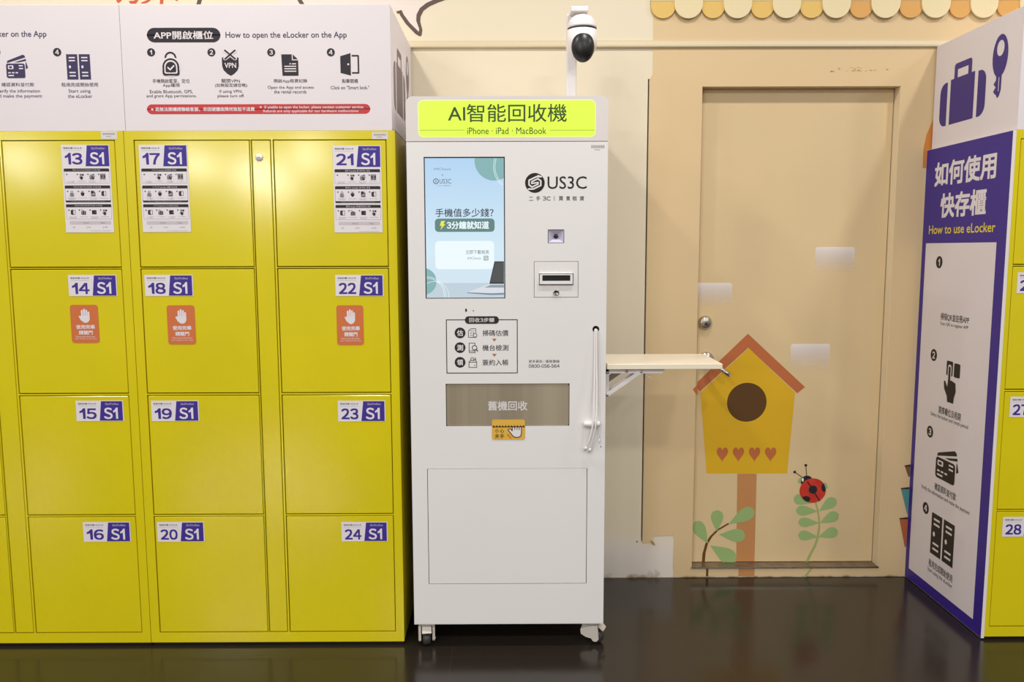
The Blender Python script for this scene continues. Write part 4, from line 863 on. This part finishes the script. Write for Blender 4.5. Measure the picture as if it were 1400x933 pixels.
for ctr, rr, nrm in (((1101.5,682.6), 6.2, None), ((1126.5,666.6), 6.0, None)):
    u, v = PD.at(*ctr); pts = []
    for k in range(30):
        t = 2*PI*k/30; a, b = u+rr*mpd*math.cos(t)*(1.0 if ctr[0] < 1110 else .62), v+rr*mpd*math.sin(t)*(.68 if ctr[0] < 1110 else 1.0); dd = math.hypot(a-c[0], b-c[1]); k_ = min(1, 17.3*mpd/dd); pts.append((c[0]+(a-c[0])*k_, c[1]+(b-c[1])*k_))
    s.poly(pts, LBK, 6)
s.build('wing_case', lb)
# pale cloud stickers, printed to fade downwards
def cloud_mat():
    m = bpy.data.materials.new('fading_cloud_print'); m.use_nodes = True; nt = m.node_tree; b = nt.nodes['Principled BSDF']; b.inputs['Base Color'].default_value = lin((238,230,226)); b.inputs['Roughness'].default_value = .4; b.inputs['Specular IOR Level'].default_value = .3
    tc = nt.nodes.new('ShaderNodeTexCoord'); se = nt.nodes.new('ShaderNodeSeparateXYZ'); nt.links.new(tc.outputs['Generated'], se.inputs[0])
    mr = nt.nodes.new('ShaderNodeMapRange'); mr.inputs[1].default_value = .02; mr.inputs[2].default_value = 1; mr.inputs[4].default_value = .88; nt.links.new(se.outputs['Z'], mr.inputs[0]); nt.links.new(mr.outputs[0], b.inputs['Alpha']); return m
CM = cloud_mat()
for b, lab in (((1114,338,1168,374), 'pale fading cloud sticker at upper right of the door'), ((951.5,387,1000.5,420), 'pale fading cloud sticker just above the deadbolt'), ((1080.5,470.5,1134,508), 'pale fading cloud sticker right of the birdhouse roof')):
    s = Print(PD); u0, v0, u1, v1 = PD.box(*b); r = .012; p_ = []
    if b[0] < 953: u0 = xd0+.002
    for cx, a in ((u1-r,0), (u0+r,90)):
        for k in range(8): t = math.radians(a+90*k/7); p_.append((cx+r*math.cos(t), v1-r+r*math.sin(t)))
    p_ += [(u0,v0), (u1,v0)]; s.poly(p_, CM, 3); o = s.build('cloud_decal'); tag(o, lab, 'decal', 'cloud stickers on the door')
# speech bubble and lettering at the top of the wall
DKB = mat('dark_brown_decal', (92,76,68), .5, spec=.3); LIL = mat('pale_bubble_decal', (226,214,204), .5, spec=.3)
sb = decal('speech_bubble_decal', 'pale speech bubble sticker with dark outline and red lettering above the lockers', 'decal', (P3(573,40,YW).x, YW, 2.2))
s = Print(PW); px(s, [(380,-60),(380,12),(541,12),(573,49),(575,40),(571,24),(580,10),(603,-1),(640,-10),(640,-60)], LIL, 0); s.build('bubble_fill', sb)
s = Print(PW); px(s, [(541.5,15.8),(549,13.6),(552,20),(560,31),(572.5,43.5),(573.2,40),(569,28),(569.5,20),(574,11),(583,4),(594,-1),(612,-7),(612,-1),(598,4),(587,9),(579,15),(575,23),(574.6,30),(577.5,41),(576.5,48.5),(574,50),(568,46.5),(555,33),(547,21),(546,18.5),(543.5,18.8)], DKB, 1)
s.build('bubble_outline', sb); s = Print(PW); px(s, [(268.5,6),(272,-6),(278,-6),(274.5,6)], DKB, 1); s.build('brush_stroke', sb); s = Print(PW); px(s, [(403,-6),(409,-6),(416.5,6),(410,6)], DKB, 1); s.build('brush_stroke', sb)
RD = ink('c8583a'); 
for q_ in ([(158,-8),(163,-8),(166.5,1),(162,4.5),(159.5,2)], [(184,-10),(190,-10),(189,1),(186,5),(178,5),(176,1.5),(184,1)], [(206,-8),(211,-8),(205,1.5),(200,4.5),(192.5,5),(194,3),(200,1)], [(219.5,-10),(224.5,-10),(223,5.5),(218.5,5.5)], [(236,-10),(243,-10),(243,2),(238.5,-.5),(235,0)]): s = Print(PW); px(s, q_, RD, 1); s.build('red_letter_stroke', sb)
# scalloped awning trim
aw = decal('awning_trim', 'row of yellow and cream scallops on the wall above the door', 'wall trim', (P3(1130,10,YW).x, YW, 2.35))
SC_Y = mat('yellow_scallop', (222,186,104), .5, spec=.3); SC_C = mat('cream_scallop', (226,210,168), .5, spec=.3); SC_O = mat('orange_scallop', (214,162,90), .5, spec=.3)
edges = [890, 923.8, 959.3, 991, 1026.6, 1058, 1093.7, 1126, 1161.6, 1193, 1229.5, 1261.9, 1298, 1328.6, 1363, 1396, 1430, 1464]
for i, (a, b) in enumerate(zip(edges, edges[1:])):
    cr = i % 2; e = 1.6 if cr else 0; y0 = YW-(.020 if cr else .012); pl_ = Plane('y', y0); u0, u1 = pl_.at(a-e, 12)[0], pl_.at(b+e, 12)[0]; r = (u1-u0)/2; zb_ = pl_.at(1100, 24.6)[1]; cz = zb_+r; p_ = [(u1, y0, 2.62), (u0, y0, 2.62)]
    p_ += [((u0+u1)/2 + r*math.cos(math.radians(180+180*k/18)), y0, cz + r*math.sin(math.radians(180+180*k/18))) for k in range(19)]
    q = MB(); q.prism(p_, (0, .008, 0), SC_C if cr else (SC_Y if i < 7 else SC_O)); q.build('scallop', aw)
q = MB(); q.box(PW.at(889,10)[0], PW.at(1464,10)[0], YW-.014, YW-.001, PW.at(1100,2)[1], 2.6, SC_C); q.build('backing_strip', aw)
# painted shapes on the wall mostly hidden by the right-hand board
for pts, c, lab in (([(1236.2,636.5),(1250,636.5),(1250,652),(1241.5,652)], (120,84,50), 'brown sticker on the wall, topmost of three behind the blue board'), ([(1231,667.5),(1250,667.5),(1250,704),(1240,704)], (78,142,138), 'teal tapering sticker on the wall behind the blue board'), ([(1229,708.5),(1250,708.5),(1250,748),(1236.5,748)], (176,96,52), 'orange tapering sticker on the wall behind the blue board')):
    s = Print(PW); s.off = .0024; px(s, pts, mat('wall_shape_%d' % c[0], c, .5), 0); (x0, y0), (x1, _) = pts[0], pts[1]; px(s, [(x0,y0),(x1,y0-2.5),(x1,y0+1.5),(x0+.6,y0+1.5)], ink('3c2c22'), 1); o = s.build('flowerpot_decal'); tag(o, lab, 'decal', 'stickers behind the blue board')
s = Print(PW); s.off = .0024; px(s, [(1275,164),(1285,150),(1300,150),(1300,230),(1261,230),(1262,205),(1266,185)], mat('orange_wall_shape', (206,128,52), .5), 0); o = s.build('sun_decal'); tag(o, 'orange curved sticker on the wall beside the white sign with suitcase', 'decal')
